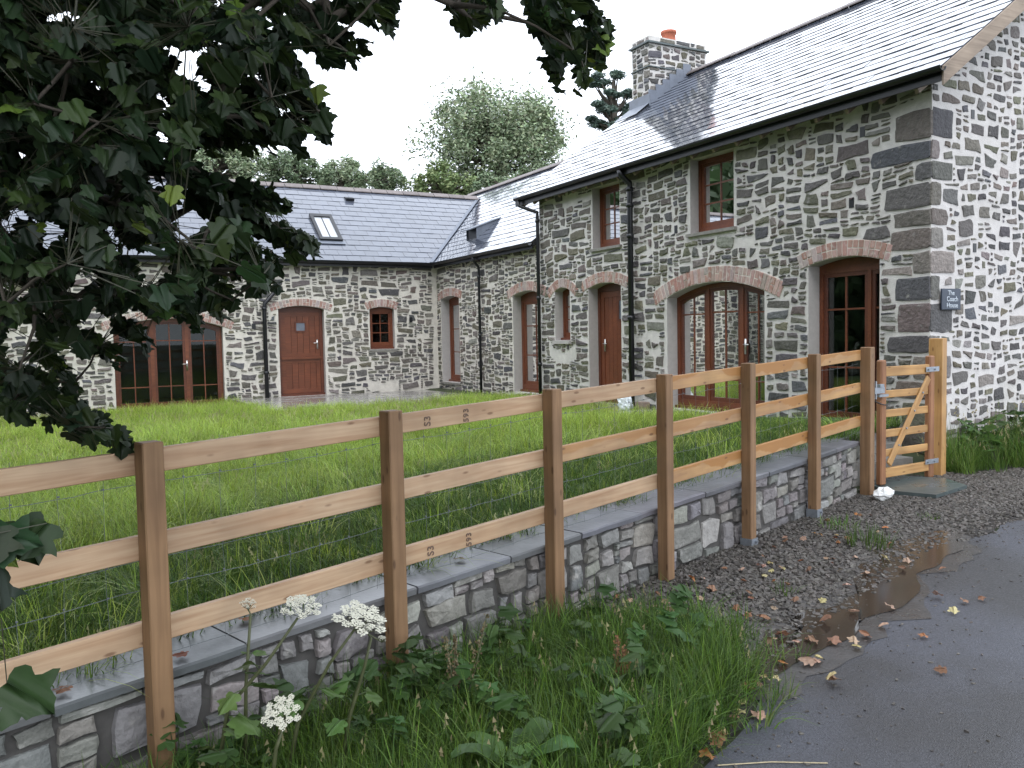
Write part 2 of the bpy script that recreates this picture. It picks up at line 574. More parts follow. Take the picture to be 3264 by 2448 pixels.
# slate-chip margin between the wall and the road
gin = [(fw(s, .10).x, fw(s, .10).y) for s in steps(1.6, 7.0, .2)]
gin += [(-1.2, -.35), (-.4, -.55), (.6, -.75), (2.0, -.7)]
gout = []
for x, y in gin:
    t = (x + 6.9) / 8.9
    best = min(edge_r, key=lambda e: abs((e[0] - (x + .35 * (1 - t) + .15))))
    gout.append((best[0], best[1] + .02))
tag(strip('gravel_bed', gin, gout, M['bed'], .0, 8), kind='structure')
# puddle lying in the dip along the edge of the tarmac
pin = wobble(resample([(-2.45, -1.90), (-3.1, -1.90), (-3.5, -2.02), (-3.9, -2.26), (-4.3, -2.50), (-4.9, -2.66), (-5.35, -2.70), (-5.7, -2.92)], .08), .15, 3.6, 3)
pout = wobble(resample([(-2.5, -2.07), (-3.15, -2.36), (-3.75, -2.62), (-4.1, -2.78), (-4.5, -2.86), (-5.1, -3.02), (-5.5, -3.12), (-5.8, -3.13)], .1), .10, 2.9, 5)
k = min(len(pin), len(pout)); pin, pout = pin[:k], pout[:k]
tag(strip('wet_mud', wobble([(x + .12, y + .22) for x, y in pin], .16, 4.1, 9), wobble([(x - .05, y - .16) for x, y in pout], .16, 4.3, 2), M['mud'], .0062, 6), kind='structure')
tag(strip('puddle', pin, pout, M['puddle'], .0095, 6), kind='structure')

# raised lawn behind the retaining wall
RET_A = fw(S_END - .1, .3); RET_B = Vector((0, .42, 0))
def lawn_keep(x, y):
    s, off = fs(x, y)
    if off < .40 or x > .1: return False
    if y > 13.6: return False
    d = RET_B - RET_A
    return d.x * (y - RET_A.y) - d.y * (x - RET_A.x) > 0
lawn = tag(grid_sheet('lawn', steps(-13, .2, .2, [4, 12, 30, 80])[:-4], steps(-4, 13.6, .2), lawn_z, M['turf'], lawn_keep), kind='structure')


def paving(name, x0, x1, y0, y1, z, w, label=None):
    b = MB(); b.box((x0, y0, z - .2), (x1, y1, z - .012), (1, 1, 1))
    root = tag(b.build(name, [M['sill']]), kind='structure')
    y = y0
    r = random.Random(name)
    while y < y1 - .05:
        h = min(w * r.choice((.75, 1, 1)), y1 - y)
        x = x0
        while x < x1 - .05:
            l = min(w * r.choice((.7, 1, 1.3, 1.5)), x1 - x)
            me = bevbox_mesh('paving_slab', l - .012, h - .012, .05, .006, [M['paving']])
            put(bpy.data.objects.new('paving_slab', me), Matrix.Translation((x + l / 2, y + h / 2, z - .025 + r.uniform(-.003, .003))), root)
            x += l
        y += h
    return root


paving('corner_paving', -5.0, -.03, 9.9, 13.5, -.27, .75)
paving('door_paving', -.95, -.03, .55, 4.9, -.20, .6)

# ------------------------------------------------------------------ rubble stonework
def power_cells(sites, bounds, ay, gap, keep, reach=.55):
    """cells of a weighted Voronoi diagram; w axis stretched by ay, every cell shrunk by half its joint"""
    u0, u1, w0, w1 = bounds
    cell = .22
    grid = {}
    S = [(u, w * ay, k) for (u, w, k) in sites]
    for i, (x, y, k) in enumerate(S):
        grid.setdefault((int(math.floor(x / cell)), int(math.floor(y / cell))), []).append(i)
    out = []
    rng_ = int(reach / cell) + 1
    for i in keep:
        x, y, k = S[i]
        nb = []
        cx, cy = int(math.floor(x / cell)), int(math.floor(y / cell))
        for a in range(cx - rng_, cx + rng_ + 1):
            for b_ in range(cy - rng_, cy + rng_ + 1):
                for j in grid.get((a, b_), ()):
                    if j != i:
                        d2 = (S[j][0] - x) ** 2 + (S[j][1] - y) ** 2
                        if d2 < reach * reach: nb.append((d2, j))
        nb.sort()
        P = [(max(u0, x - .45), max(w0 * ay, y - .45)), (min(u1, x + .45), max(w0 * ay, y - .45)), (min(u1, x + .45), min(w1 * ay, y + .45)), (max(u0, x - .45), min(w1 * ay, y + .45))]
        for d2, j in nb[:34]:
            if d2 < 1e-8: continue
            X, Y, K = S[j]
            nx, ny = X - x, Y - y
            L = math.sqrt(d2)
            c = (X * X + Y * Y - x * x - y * y + k - K) / 2
            c -= gap * L * (1 + .9 * abs(ny) / L * (ay - 1) * .5)
            Q = []
            n = len(P)
            for q in range(n):
                p_, r_ = P[q], P[(q + 1) % n]
                dp, dr = nx * p_[0] + ny * p_[1] - c, nx * r_[0] + ny * r_[1] - c
                if dp <= 0: Q.append(p_)
                if (dp < 0 < dr) or (dr < 0 < dp):
                    t = dp / (dp - dr); Q.append((p_[0] + (r_[0] - p_[0]) * t, p_[1] + (r_[1] - p_[1]) * t))
            P = Q
            if len(P) < 3: break
        if len(P) >= 3: out.append((i, [(a, b_ / ay) for a, b_ in P]))
    return out


def stone_from_poly(r, P, proud, rough=.10, cut=.22, nmax=11):
    """a stone whose outline is a roughened, corner-cut polygon in the wall plane"""
    n = len(P)
    ar = sum(P[i][0] * P[(i + 1) % n][1] - P[(i + 1) % n][0] * P[i][1] for i in range(n)) / 2
    if abs(ar) < .00035: return None
    if ar < 0: P = P[::-1]; ar = -ar
    cu, cw = sum(p[0] for p in P) / n, sum(p[1] for p in P) / n
    us = [p[0] for p in P]; ws = [p[1] for p in P]
    mn = min(max(us) - min(us), max(ws) - min(ws))
    if mn < .014: return None
    # drop very short edges, then cut corners
    Q = [p for i, p in enumerate(P) if math.hypot(p[0] - P[i - 1][0], p[1] - P[i - 1][1]) > .012]
    if len(Q) < 3: Q = P
    out = []
    m_ = len(Q)
    for i in range(m_):
        a, b_, c = Q[i - 1], Q[i], Q[(i + 1) % m_]
        l1, l2 = math.hypot(a[0] - b_[0], a[1] - b_[1]), math.hypot(c[0] - b_[0], c[1] - b_[1])
        k = min(cut * r.uniform(.5, 1.3), .45)
        t1, t2 = min(k, .05 / max(l1, .001)), min(k, .05 / max(l2, .001))
        out.append((b_[0] + (a[0] - b_[0]) * t1, b_[1] + (a[1] - b_[1]) * t1))
        out.append((b_[0] + (c[0] - b_[0]) * t2, b_[1] + (c[1] - b_[1]) * t2))
    while len(out) > nmax:
        k = min(range(len(out)), key=lambda i: math.hypot(out[i][0] - out[i - 1][0], out[i][1] - out[i - 1][1]))
        a, b_ = out[k - 1], out[k]
        out[k] = ((a[0] + b_[0]) / 2, (a[1] + b_[1]) / 2); out.pop(k - 1)
    n = len(out)
    pts = [(x + r.uniform(-rough, rough) * mn * .5, y + r.uniform(-rough, rough) * mn * .5) for x, y in out]
    mu = sum(p[0] for p in pts) / n; mw = sum(p[1] for p in pts) / n
    tu, tw = r.uniform(-.3, .3), r.uniform(-.3, .3)
    v = []
    for s_, d in ((1.0, -.012), (.965, proud * .75), (.80, proud)):
        for p in pts:
            x, y = (p[0] - mu) * s_, (p[1] - mw) * s_
            dd = d
            if s_ < 1: dd = d + (x * tu + y * tw) * .12 + r.uniform(-.2, .2) * proud
            v.append((mu + x, mw + y, dd))
    v.append((mu, mw, proud * r.uniform(.85, 1.25)))
    f = []
    for q in range(2):
        for i in range(n):
            f.append((q * n + i, q * n + (i + 1) % n, (q + 1) * n + (i + 1) % n, (q + 1) * n + i))
    for i in range(n): f.append((2 * n + i, 2 * n + (i + 1) % n, 3 * n))
    return v, f, ar


def vary(c, r, k=.25, hue=.06):
    q = 1 + r.uniform(-k, k)
    return tuple(max(.01, x * q * (1 + r.uniform(-hue, hue))) for x in c)


STONE_COLS = [(.110, .103, .096), (.094, .088, .086), (.13, .12, .108), (.15, .136, .117), (.078, .075, .076), (.175, .161, .145), (.13, .123, .088), (.15, .126, .114), (.10, .10, .107), (.21, .195, .175), (.14, .131, .094)]
DRY_COLS = [(.205, .198, .187), (.23, .219, .20), (.175, .167, .161), (.245, .232, .214), (.20, .19, .183), (.28, .268, .25), (.155, .15, .142)]


class Pieces:
    """many alike pieces of one thing: the 300 that show largest become objects, the rest ONE stuff part"""
    def __init__(s): s.items = []
    def add(s, v, f, col, area, parent, nrm):
        c = sum((Vector(p) for p in v), Vector()) / len(v)
        s.items.append((shows(c, area, nrm), v, f, col, parent, c))
    def build(s, name, rest, m, restparent, limit=300, smooth=True):
        s.items.sort(key=lambda q: -q[0])
        for q in s.items[:limit]:
            _, v, f, col, parent, c = q
            me = mesh(name, [Vector(p) - c for p in v], f, [m], [col] * len(v), smooth)
            put(bpy.data.objects.new(name, me), Matrix.Translation(c), parent)
        if len(s.items) > limit:
            b = MB()
            for q in s.items[limit:]: b.add(q[1], q[2], q[3])
            o = b.build(rest, [m], restparent, smooth)
            tag(o, kind='stuff')


def fitted(pieces, parent, fr, nrm, u0, u1, w0, w1, free, seed, hmin=.05, hmax=.14, asp=(1.2, 2.8), gap=.012, ay=2.0, proud=(.006, .02), cols=STONE_COLS, wav=.05, cut=.22, rough=.12, thin=.25, extra=()):
    """bedded random rubble filling the free part of a wall"""
    r = random.Random(seed)
    sites = []; keep = []
    w = w0 - .02
    row = 0
    while w < w1 + .1:
        h = r.uniform(hmin, hmin * 1.3) if r.random() < thin else r.uniform(hmin * 1.3, hmax)
        u = u0 - r.random() * .3
        while u < u1 + .1:
            l = h * r.uniform(*asp) * (1.0 if r.random() < .8 else r.uniform(1.2, 1.8))
            x = u + l / 2
            y = w + h / 2 + noise.noise(Vector((x * .9, w * .8, seed))) * wav + r.uniform(-.22, .22) * h
            k = (min(l, h * ay * 1.3) * .5) ** 2 * r.uniform(-.25, .55)
            if u0 - .05 < x < u1 + .05 and w0 - .05 < y < w1 + .05 and free(x, y):
                sites.append((x, y, k))
                if u0 < x < u1 and w0 < y < w1: keep.append(len(sites) - 1)
            u += l
        w += h
        row += 1
    # empty cells hold the joints open round doors, windows and arches
    c = .055
    for i in range(int((u1 - u0) / c) + 1):
        for j in range(int((w1 - w0) / (c * .75)) + 1):
            x, y = u0 + (i + .5) * c, w0 + (j + .5) * c * .75
            if not free(x, y):
                if any(free(x + a, y + b_) for a, b_ in ((.11, 0), (-.11, 0), (0, .09), (0, -.09))): sites.append((x, y, -.001))
    for i, P in power_cells(sites, (u0, u1, w0, w1), ay, gap, keep):
        g = stone_from_poly(r, P, r.uniform(*proud), rough, cut)
        if g is None: continue
        v, f, ar = g
        pieces.add([fr(*p) for p in v], f, vary(r.choice(cols), r), ar, parent, nrm)


def pack(W, H, cu, cw, free, r, hs, asp, wmax):
    nx, nz_ = int(W / cu), int(H / cw)
    g = [[free((i + .5) * cu, (j + .5) * cw) for j in range(nz_)] for i in range(nx)]
    out = []
    hk, hw = zip(*hs)
    for j in range(nz_):
        i = 0
        while i < nx:
            if not g[i][j]:
                i += 1; continue
            h = r.choices(hk, hw)[0]
            w = max(1, min(wmax, int(round(h * cw / cu * r.uniform(*asp) + r.random() * .7))))
            av = 0
            while i + av < nx and g[i + av][j] and av < w: av += 1
            w = av
            if i + w < nx and g[i + w][j] and not (i + w + 1 < nx and g[i + w + 1][j]): w += 1
            hmax = max(1, int(w * cu * 1.15 / cw))
            hh = 1
            while hh < min(h, hmax) and j + hh < nz_ and all(g[i + q][j + hh] for q in range(w)): hh += 1
            for q in range(w):
                for p_ in range(hh): g[i + q][j + p_] = False
            out.append((i * cu, j * cw, (i + w) * cu, (j + hh) * cw))
            i += w
    return out


def rubble(pieces, parent, fr, nrm, u0, u1, w0, w1, free, seed, cu=.07, cw=.043, hs=((1, .34), (2, .36), (3, .20), (4, .10)), asp=(1.0, 2.6), gap=.0085, irr=.36, proud=(.008, .026), cols=STONE_COLS, warp=.042, wmax=8, skip=.03, rt=.10):
    """bedded random rubble: irregular flat stones swimming in mortar"""
    r = random.Random(seed)
    for (a, b_, e, d) in pack(u1 - u0, w1 - w0, cu, cw, lambda x, y: free(u0 + x, w0 + y), r, hs, asp, wmax):
        x0, y0, x1, y1 = u0 + a + gap, w0 + b_ + gap, u0 + e - gap, w0 + d - gap
        W_, H_ = x1 - x0, y1 - y0
        mn = min(W_, H_)
        if r.random() < skip: continue
        def j(): return (r.random() ** 1.6) * irr * mn * (1.5 if r.random() < .2 else 1)
        c = [(x0 + j(), y0 + j() * .7), (x1 - j(), y0 + j() * .7), (x1 - j(), y1 - j() * .7), (x0 + j(), y1 - j() * .7)]
        if irr > .3 and r.random() < .11:      # wedge shaped pieces
            k_ = r.choice(((0, 3), (1, 2)))
            m_ = y0 + H_ * r.uniform(.3, .7)
            c[k_[0]] = (c[k_[0]][0], m_ - H_ * r.uniform(.08, .2)); c[k_[1]] = (c[k_[1]][0], m_ + H_ * r.uniform(.08, .2))
        rot = r.uniform(-rt, rt)
        P = []
        mx, my = (x0 + x1) / 2, (y0 + y1) / 2
        for k in range(4):
            p, q = c[k], c[(k + 1) % 4]
            ms = (1, 1) if k % 2 else ((1, 2) if W_ > .2 else (1, 1))
            P.append(p)
            nseg = 3 if (k % 2 == 0 and W_ > H_ * 1.6) else 2
            for t in range(1, nseg):
                tt = t / nseg + r.uniform(-.12, .12)
                o = r.uniform(-.10, .07) * mn
                dx, dy = q[0] - p[0], q[1] - p[1]; L = math.hypot(dx, dy) + 1e-6
                P.append((p[0] + dx * tt + dy / L * o, p[1] + dy * tt - dx / L * o))
        Q = []
        for (x, y) in P:
            x, y = mx + (x - mx) - (y - my) * rot, my + (y - my) + (x - mx) * rot
            n1 = noise.noise_vector(Vector((x * 1.3, y * 1.5, seed * 1.7)))
            n2 = noise.noise_vector(Vector((x * 6.0, y * 6.5, seed + 4.4)))
            Q.append((x + n1.x * warp + n2.x * warp * .28, y + n1.y * warp * 1.2 + n2.y * warp * .28))
        g = stone_from_poly(r, Q, r.uniform(*proud), .05, .10, 11)
        if g is None: continue
        v, f, ar = g
        pieces.add([fr(*p) for p in v], f, vary(r.choice(cols), r), ar, parent, nrm)


def squared(pieces, parent, fr, nrm, u0, w0, u1, w1, r, proud, cols, rough=.10):
    P = [(u0 + r.uniform(0, .012), w0 + r.uniform(0, .012)), ((u0 + u1) / 2, w0 + r.uniform(-.004, .008)), (u1 - r.uniform(0, .03), w0 + r.uniform(0, .02)), (u1 + r.uniform(-.02, .005), (w0 + w1) / 2), (u1 - r.uniform(0, .04), w1 - r.uniform(0, .02)), ((u0 + u1) / 2, w1 + r.uniform(-.012, .004)), (u0 + r.uniform(0, .012), w1 - r.uniform(0, .012))]
    v, f, ar = stone_from_poly(r, P, proud, rough * .4, .10, 12)
    pieces.add([fr(*p) for p in v], f, vary(r.choice(cols), r, .2), ar, parent, nrm)


# openings -----------------------------------------------------------
class Op:
    def __init__(s, u0, u1, z0, z1, rise=0.0, brick=0.0, ext=.10):
        s.u0, s.u1, s.z0, s.z1, s.rise, s.brick, s.ext = u0, u1, z0, z1, rise, brick, ext
        w = u1 - u0
        s.R = (w * w / 4 + rise * rise) / (2 * rise) if rise else None
        s.cz = z1 + rise - s.R if rise else None
        s.cu = (u0 + u1) / 2
    def top(s, u, inset=0.0):
        if not s.rise: return s.z1 - inset
        R = s.R - inset
        d = abs(u - s.cu)
        return s.cz + math.sqrt(max(R * R - d * d, 0))
    def outline(s, i=0.0, n=10, bot=None):
        """closed loop, inset by i on every side"""
        z0 = s.z0 + i if bot is None else bot
        a, b = s.u0 + i, s.u1 - i
        L = [(a, z0), (b, z0)]
        if not s.rise:
            return L + [(b, s.z1 - i), (a, s.z1 - i)]
        for k in range(n + 1):
            u = b + (a - b) * k / n
            L.append((u, s.top(u, i)))
        return L
    def blocked(s, u, w, m=.02):
        if s.u0 - m < u < s.u1 + m and s.z0 - .02 < w < s.top(clamp(u, s.u0, s.u1)) + m: return True
        if s.brick and s.u0 - s.ext < u < s.u1 + s.ext:
            d = math.hypot(u - s.cu, w - s.cz)
            if s.R - .03 < d < s.R + s.brick + .012: return True
        return False


def prism(mb, loops, fr, d0, d1, mi_side=0, mi_face=0, sides=True, back=True):
    """polygon with holes (loops in u,w) between depths d0 and d1 (d along the outward normal)"""
    P = [Vector((u, w, 0)) for L in loops for (u, w) in L]
    tris = geometry.tessellate_polygon([[Vector((u, w, 0)) for (u, w) in L] for L in loops])
    mb.add([fr(p.x, p.y, d1) for p in P], [tuple(t) for t in tris], mi=mi_face)
    if back: mb.add([fr(p.x, p.y, d0) for p in P], [tuple(t) for t in tris], mi=mi_face)
    if sides:
        for k, L in enumerate(loops):
            n = len(L)
            vv = [fr(u, w, d1) for u, w in L] + [fr(u, w, d0) for u, w in L]
            mb.add(vv, [(i, (i + 1) % n, n + (i + 1) % n, n + i) for i in range(n)], mi=mi_side if k else mi_face)


BRICK_COLS = [(.36, .215, .18), (.40, .26, .225), (.34, .19, .155), (.42, .30, .27), (.37, .24, .21), (.38, .31, .29)]


def brick_arch(house, fr, op, seed):
    r = random.Random(seed)
    root = MB()
    # bedding mortar ring
    a0 = math.asin(min(1, (op.u1 - op.u0) / 2 / op.R)); da = op.ext / op.R
    n = 14
    ring = []
    for k in range(n + 1):
        a = -(a0 + da) + 2 * (a0 + da) * k / n
        ring.append((op.cu + math.sin(a) * (op.R + .002), op.cz + math.cos(a) * (op.R + .002)))
    for k in range(n + 1):
        a = (a0 + da) - 2 * (a0 + da) * k / n
        ring.append((op.cu + math.sin(a) * (op.R + op.brick), op.cz + math.cos(a) * (op.R + op.brick)))
    # keep the soffit clear of the opening: the ring only covers the wall face
    prism(root, [ring], fr, -.004, .006)
    arch = root.build('brick_arch', [M['mortar']], house, col=False)
    L = 2 * (a0 + da) * (op.R + op.brick / 2)
    nb = max(5, int(round(L / .078)))
    for k in range(nb):
        a = -(a0 + da) + 2 * (a0 + da) * (k + .5) / nb
        hw = (a0 + da) / nb
        split = r.random() < .35
        segs = [(0, .5), (.5, 1)] if split else [(0, 1)]
        for (t0, t1) in segs:
            r0 = op.R + .004 + t0 * op.brick; r1 = op.R + t1 * op.brick - .005
            g = .005
            q = []
            for rr, sg in ((r0, -1), (r0, 1), (r1, 1), (r1, -1)):
                aa = a + sg * (hw - g / rr) + r.uniform(-.002, .002) / rr
                q.append((op.cu + math.sin(aa) * (rr + r.uniform(-.003, .003)), op.cz + math.cos(aa) * rr))
            mu = sum(p[0] for p in q) / 4; mw = sum(p[1] for p in q) / 4
            pr = .012 + r.uniform(-.003, .005)
            v = [fr(u, w, -.01) for u, w in q] + [fr(mu + (u - mu) * .97, mw + (w - mw) * .97, pr * .7) for u, w in q] + [fr(mu + (u - mu) * .88, mw + (w - mw) * .9, pr) for u, w in q]
            f = [(i, (i + 1) % 4, 4 + (i + 1) % 4, 4 + i) for i in range(4)] + [(4 + i, 4 + (i + 1) % 4, 8 + (i + 1) % 4, 8 + i) for i in range(4)] + [(8, 9, 10, 11)]
            c = sum((Vector(p) for p in v), Vector()) / len(v)
            col = vary(r.choice(BRICK_COLS), r, .15, .04)
            put(bpy.data.objects.new('brick', mesh('brick', [Vector(p) - c for p in v], f, [M['brick']], [col] * 12)), Matrix.Translation(c), arch)
    return arch


def subm(mb, name, m, parent, smooth=False):
    return mb.build(name, [M[m]], parent, smooth, col=False)


def handle(parent, fr, u, z, d):
    b = MB()
    def bx(a0, a1, w0, w1, d0, d1):
        P = [fr(x, y, q) for q in (d0, d1) for y in (w0, w1) for x in (a0, a1)]
        b.add(P, [(0, 2, 3, 1), (4, 5, 7, 6), (0, 1, 5, 4), (1, 3, 7, 5), (3, 2, 6, 7), (2, 0, 4, 6)])
    bx(u - .018, u + .018, z - .11, z + .11, d, d + .008)
    b.tube([fr(u, z + .03, d), fr(u, z + .03, d + .045), fr(u - .05, z + .03, d + .05), fr(u - .11, z + .026, d + .05)], .009, 6)
    subm(b, 'handle', 'chrome', parent, True)


def fbox(b, fr, u0, u1, w0, w1, d0, d1):
    P = [fr(x, y, q) for q in (d0, d1) for y in (w0, w1) for x in (u0, u1)]
    b.add(P, [(0, 2, 3, 1), (4, 5, 7, 6), (0, 1, 5, 4), (1, 3, 7, 5), (3, 2, 6, 7), (2, 0, 4, 6)])


def glazed(house, name, fr, op, lights, fw_=.07, depth=.20, rows=(.28, .72), cols=2, mull=.09, bottom=.09, head=None, sill=True, hnd=None, stile=.05, label=None):
    """timber frame with `lights` openings (fractions of the clear width), panes and glazing bars"""
    L0 = op.outline(.004)
    a, b_ = op.u0 + fw_, op.u1 - fw_
    clear = (b_ - a) - mull * (len(lights) - 1)
    holes = []; x = a
    hd = head or fw_
    for t in lights:
        u0, u1 = x, x + clear * t
        if head:
            top = [(u1, op.z1 - head + .0), (u0, op.z1 - head + .0)]
        else:
            top = [(u1 + (u0 - u1) * k / 6, op.top(u1 + (u0 - u1) * k / 6, hd)) for k in range(7)]
        holes.append([(u0, op.z0 + bottom), (u1, op.z0 + bottom)] + top)
        x = u1 + mull
    b = MB()
    prism(b, [L0] + holes, fr, -depth - .07, -depth)
    w = b.build(name, [M['hard']], house, col=False)
    if label: w['label'] = label
    for h in holes:
        u0, u1 = h[0][0], h[1][0]
        # inner sash, set back
        ins = [(u0 + stile, h[0][1] + stile * 1.3), (u1 - stile, h[0][1] + stile * 1.3)]
        zt = [max(p[1] - stile, 0) for p in h[2:]]
        n = len(h) - 2
        ins += [(clamp(h[2 + k][0], u0 + stile, u1 - stile), h[2 + k][1] - stile) for k in range(n)]
        b = MB(); prism(b, [h, ins], fr, -depth - .055, -depth - .012)
        subm(b, 'sash', 'harddark' if len(lights) > 1 else 'hard', w)
        b = MB(); prism(b, [ins], fr, -depth - .040, -depth - .034, sides=True)
        subm(b, 'pane', 'glass', w)
        zb, zt_ = ins[0][1], max(p[1] for p in ins)
        uu0, uu1 = ins[0][0], ins[1][0]
        for k in range(1, cols):
            u = uu0 + (uu1 - uu0) * k / cols
            b = MB(); fbox(b, fr, u - .011, u + .011, zb, min(zt_, op.top(u, hd + stile) if not head else zt_), -depth - .05, -depth - .022)
            subm(b, 'glazing_bar', 'hard', w)
        for t in rows:
            z = zb + (zt_ - zb) * t
            b = MB(); fbox(b, fr, uu0, uu1, z - .011, z + .011, -depth - .049, -depth - .024)
            subm(b, 'glazing_bar', 'hard', w)
    if sill:
        b = MB(); fbox(b, fr, op.u0 + .004, op.u1 - .004, op.z0 - .002, op.z0 + .045, -depth - .02, -depth + .06)
        subm(b, 'threshold', 'harddark', w)
    if hnd is not None:
        handle(w, fr, hnd[0], hnd[1], -depth)
    return w


def plank_door(house, fr, op, split=None, win=None, hnd=None, depth=.20, n=5, hinge_left=True, name='plank_door', label=None):
    fw_ = .075
    b = MB()
    inner = [(op.u0 + fw_, op.z0 + .05), (op.u1 - fw_, op.z0 + .05), (op.u1 - fw_, op.z1 - .06), (op.u0 + fw_, op.z1 - .06)]
    prism(b, [op.outline(.004), inner], fr, -depth - .07, -depth)
    d = b.build(name, [M['harddark']], house, col=False)
    if label: d['label'] = label
    u0, u1, z0, z1 = inner[0][0] + .004, inner[1][0] - .004, inner[0][1] + .004, inner[2][1] - .004
    leaves = [(z0, z1)] if split is None else [(z0, split - .004), (split + .004, z1)]
    r = random.Random(5)
    for (a, c) in leaves:
        b = MB()   # ledged frame behind the boards
        st = .10
        prism(b, [[(u0, a), (u1, a), (u1, c), (u0, c)], [(u0 + st, a + st * 1.1), (u1 - st, a + st * 1.1), (u1 - st, c - st), (u0 + st, c - st)]], fr, -depth - .06, -depth - .014)
        subm(b, 'door_leaf', 'hard', d)
        p0, p1 = u0 + st, u1 - st
        for k in range(n):
            a0 = p0 + (p1 - p0) * k / n + .003; a1 = p0 + (p1 - p0) * (k + 1) / n - .003
            b = MB(); fbox(b, fr, a0, a1, a + st * 1.1, c - st, -depth - .05, -depth - .026 + r.uniform(-.002, .002))
            o = subm(b, 'plank', 'hard', d)
    if split is not None:
        b = MB(); fbox(b, fr, u0 - .01, u1 + .01, split - .02, split + .03, -depth - .012, -depth + .018)
        subm(b, 'weather_bar', 'hard', d)
    if win:
        (a, c, e, g) = win
        b = MB(); prism(b, [[(a - .03, e - .03), (c + .03, e - .03), (c + .03, g + .03), (a - .03, g + .03)], [(a, e), (c, e), (c, g), (a, g)]], fr, -depth - .03, -depth - .008)
        subm(b, 'window_surround', 'harddark', d)
        b = MB(); fbox(b, fr, a, c, e, g, -depth - .025, -depth - .02); subm(b, 'pane', 'lead', d)
    b = MB(); fbox(b, fr, op.u0 + .004, op.u1 - .004, op.z0 - .002, op.z0 + .05, -depth - .02, -depth + .05)
    subm(b, 'threshold', 'harddark', d)
    if hnd: handle(d, fr, hnd[0], hnd[1], -depth)
    return d


def sill_part(house, fr, op, th=.05, over=.06, out=.05, slope=0, m='sill'):
    b = MB(); fbox(b, fr, op.u0 - over, op.u1 + over, op.z0 - th, op.z0 - .003, -.19, out)
    o = subm(b, 'sill', m, house)
    return o


def wall_part(house, name, fr, outline, ops, m='mortar', depth=.34):
    b = MB()
    prism(b, [outline] + [o.outline() for o in ops], fr, -depth, 0, mi_side=1)
    return b.build(name, [M[m], M['render']], house, col=False)
# ------------------------------------------------------------------ the house
YB = 13.526
house = empty('two_storey_house', (0, 0, -.5), 'two storey rubble stone house with bright wet slate roof and chimney', 'house')
wing = empty('single_storey_wing', (0, YB, -.5), 'low L-shaped rubble stone wing with grey slate roof behind the lawn', 'house')
frA = lambda u, w, d: Vector((-d, u, w))            # facade towards the lawn, u = y
frG = lambda u, w, d: Vector((u, -d, w))            # near gable, u = x
frB = lambda u, w, d: Vector((u, YB - d, w))        # far wing, u = x
NA, NG, NB_ = Vector((-1, 0, 0)), Vector((0, -1, 0)), Vector((0, -1, 0))

o_ur = Op(3.06, 3.985, 2.50, 3.60)
o_ul = Op(5.785, 6.60, 2.53, 3.60)
o_gl = Op(.655, 1.72, -.21, 1.83, .075, .20, .13)
o_fr = Op(2.48, 4.555, -.17, 1.566, .185, .23, .30)
o_dd = Op(5.775, 6.765, -.20, 1.84, .075, .20, .18)
o_wc = Op(7.385, 7.92, .92, 1.85, .06, .18, .22)
o_db = Op(8.47, 9.60, -.15, 1.845, .085, .20, .20)
o_wa = Op(12.24, 13.28, -.07, 1.95, .065, .20, .14)
o_bd = Op(-3.94, -2.88, -.27, 1.735, .075, .17, .17)
o_bf = Op(-7.37, -5.17, -.46, 1.35, .19, .19, .20)
o_bw = Op(-1.77, -1.14, .77, 1.73, .055, .19, .06)

TA = 8.45
wall_f = wall_part(house, 'front_wall', frA, [(0.002, -.75), (TA, -.75), (TA, 3.80), (0.002, 3.80)], [o_ur, o_ul, o_gl, o_fr, o_dd, o_wc], 'house_mortar')
wall_l = wall_part(wing, 'front_wall', frA, [(TA + .002, -.75), (YB + .3, -.75), (YB + .3, 2.90), (TA + .002, 2.90)], [o_db, o_wa])
wall_b = wall_part(wing, 'wing_wall', frB, [(-13, -.95), (-.002, -.95), (-.002, 2.90), (-13, 2.90)], [o_bd, o_bf, o_bw])
RX, RZ = 3.68, 6.52
XA, ZA = -.27, 3.745
wall_g = wall_part(house, 'gable_wall', frG, [(.004, -.75), (7.48, -.75), (7.48, 3.80), (RX, RZ - .11), (.004, 3.80)], [], 'gable_mortar')
b = MB()
prism(b, [[(.006, -.75), (7.47, -.75), (7.47, 3.80), (RX, RZ - .12), (.006, 3.80)]], lambda u, w, d: Vector((u, TA + d, w)), -.4, -.002)
b.box((7.14, .34, -.75), (7.47, TA - .4, 3.8))
subm(b, 'rear_wall', 'mortar', house)
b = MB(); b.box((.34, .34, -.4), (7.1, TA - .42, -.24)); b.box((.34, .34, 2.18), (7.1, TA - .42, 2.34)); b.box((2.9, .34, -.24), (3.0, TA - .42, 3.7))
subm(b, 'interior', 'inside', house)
b = MB()
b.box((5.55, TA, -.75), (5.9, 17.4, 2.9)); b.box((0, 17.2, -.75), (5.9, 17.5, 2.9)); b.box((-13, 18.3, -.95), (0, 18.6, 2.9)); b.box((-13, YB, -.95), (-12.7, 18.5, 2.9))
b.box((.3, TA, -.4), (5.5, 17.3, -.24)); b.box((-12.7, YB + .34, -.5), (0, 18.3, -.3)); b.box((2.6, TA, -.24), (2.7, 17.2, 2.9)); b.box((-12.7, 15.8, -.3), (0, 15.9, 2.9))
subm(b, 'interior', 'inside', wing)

# --- stonework
QUO = []
r = random.Random(21)
z = -.62
while z < 3.45:
    h = r.uniform(.17, .34)
    big = len(QUO) % 2
    QUO.append((z, min(z + h, 3.72), r.uniform(.45, .9) if big else r.uniform(.2, .5), r.uniform(.12, .24) if big else r.uniform(.2, .42)))
    z += h + .022


def q_block(u, w, k):
    for (a, b_, la, lg) in QUO:
        if a - .012 < w < b_ + .012 and u < (la if k == 'A' else lg) + .015: return True
    return False


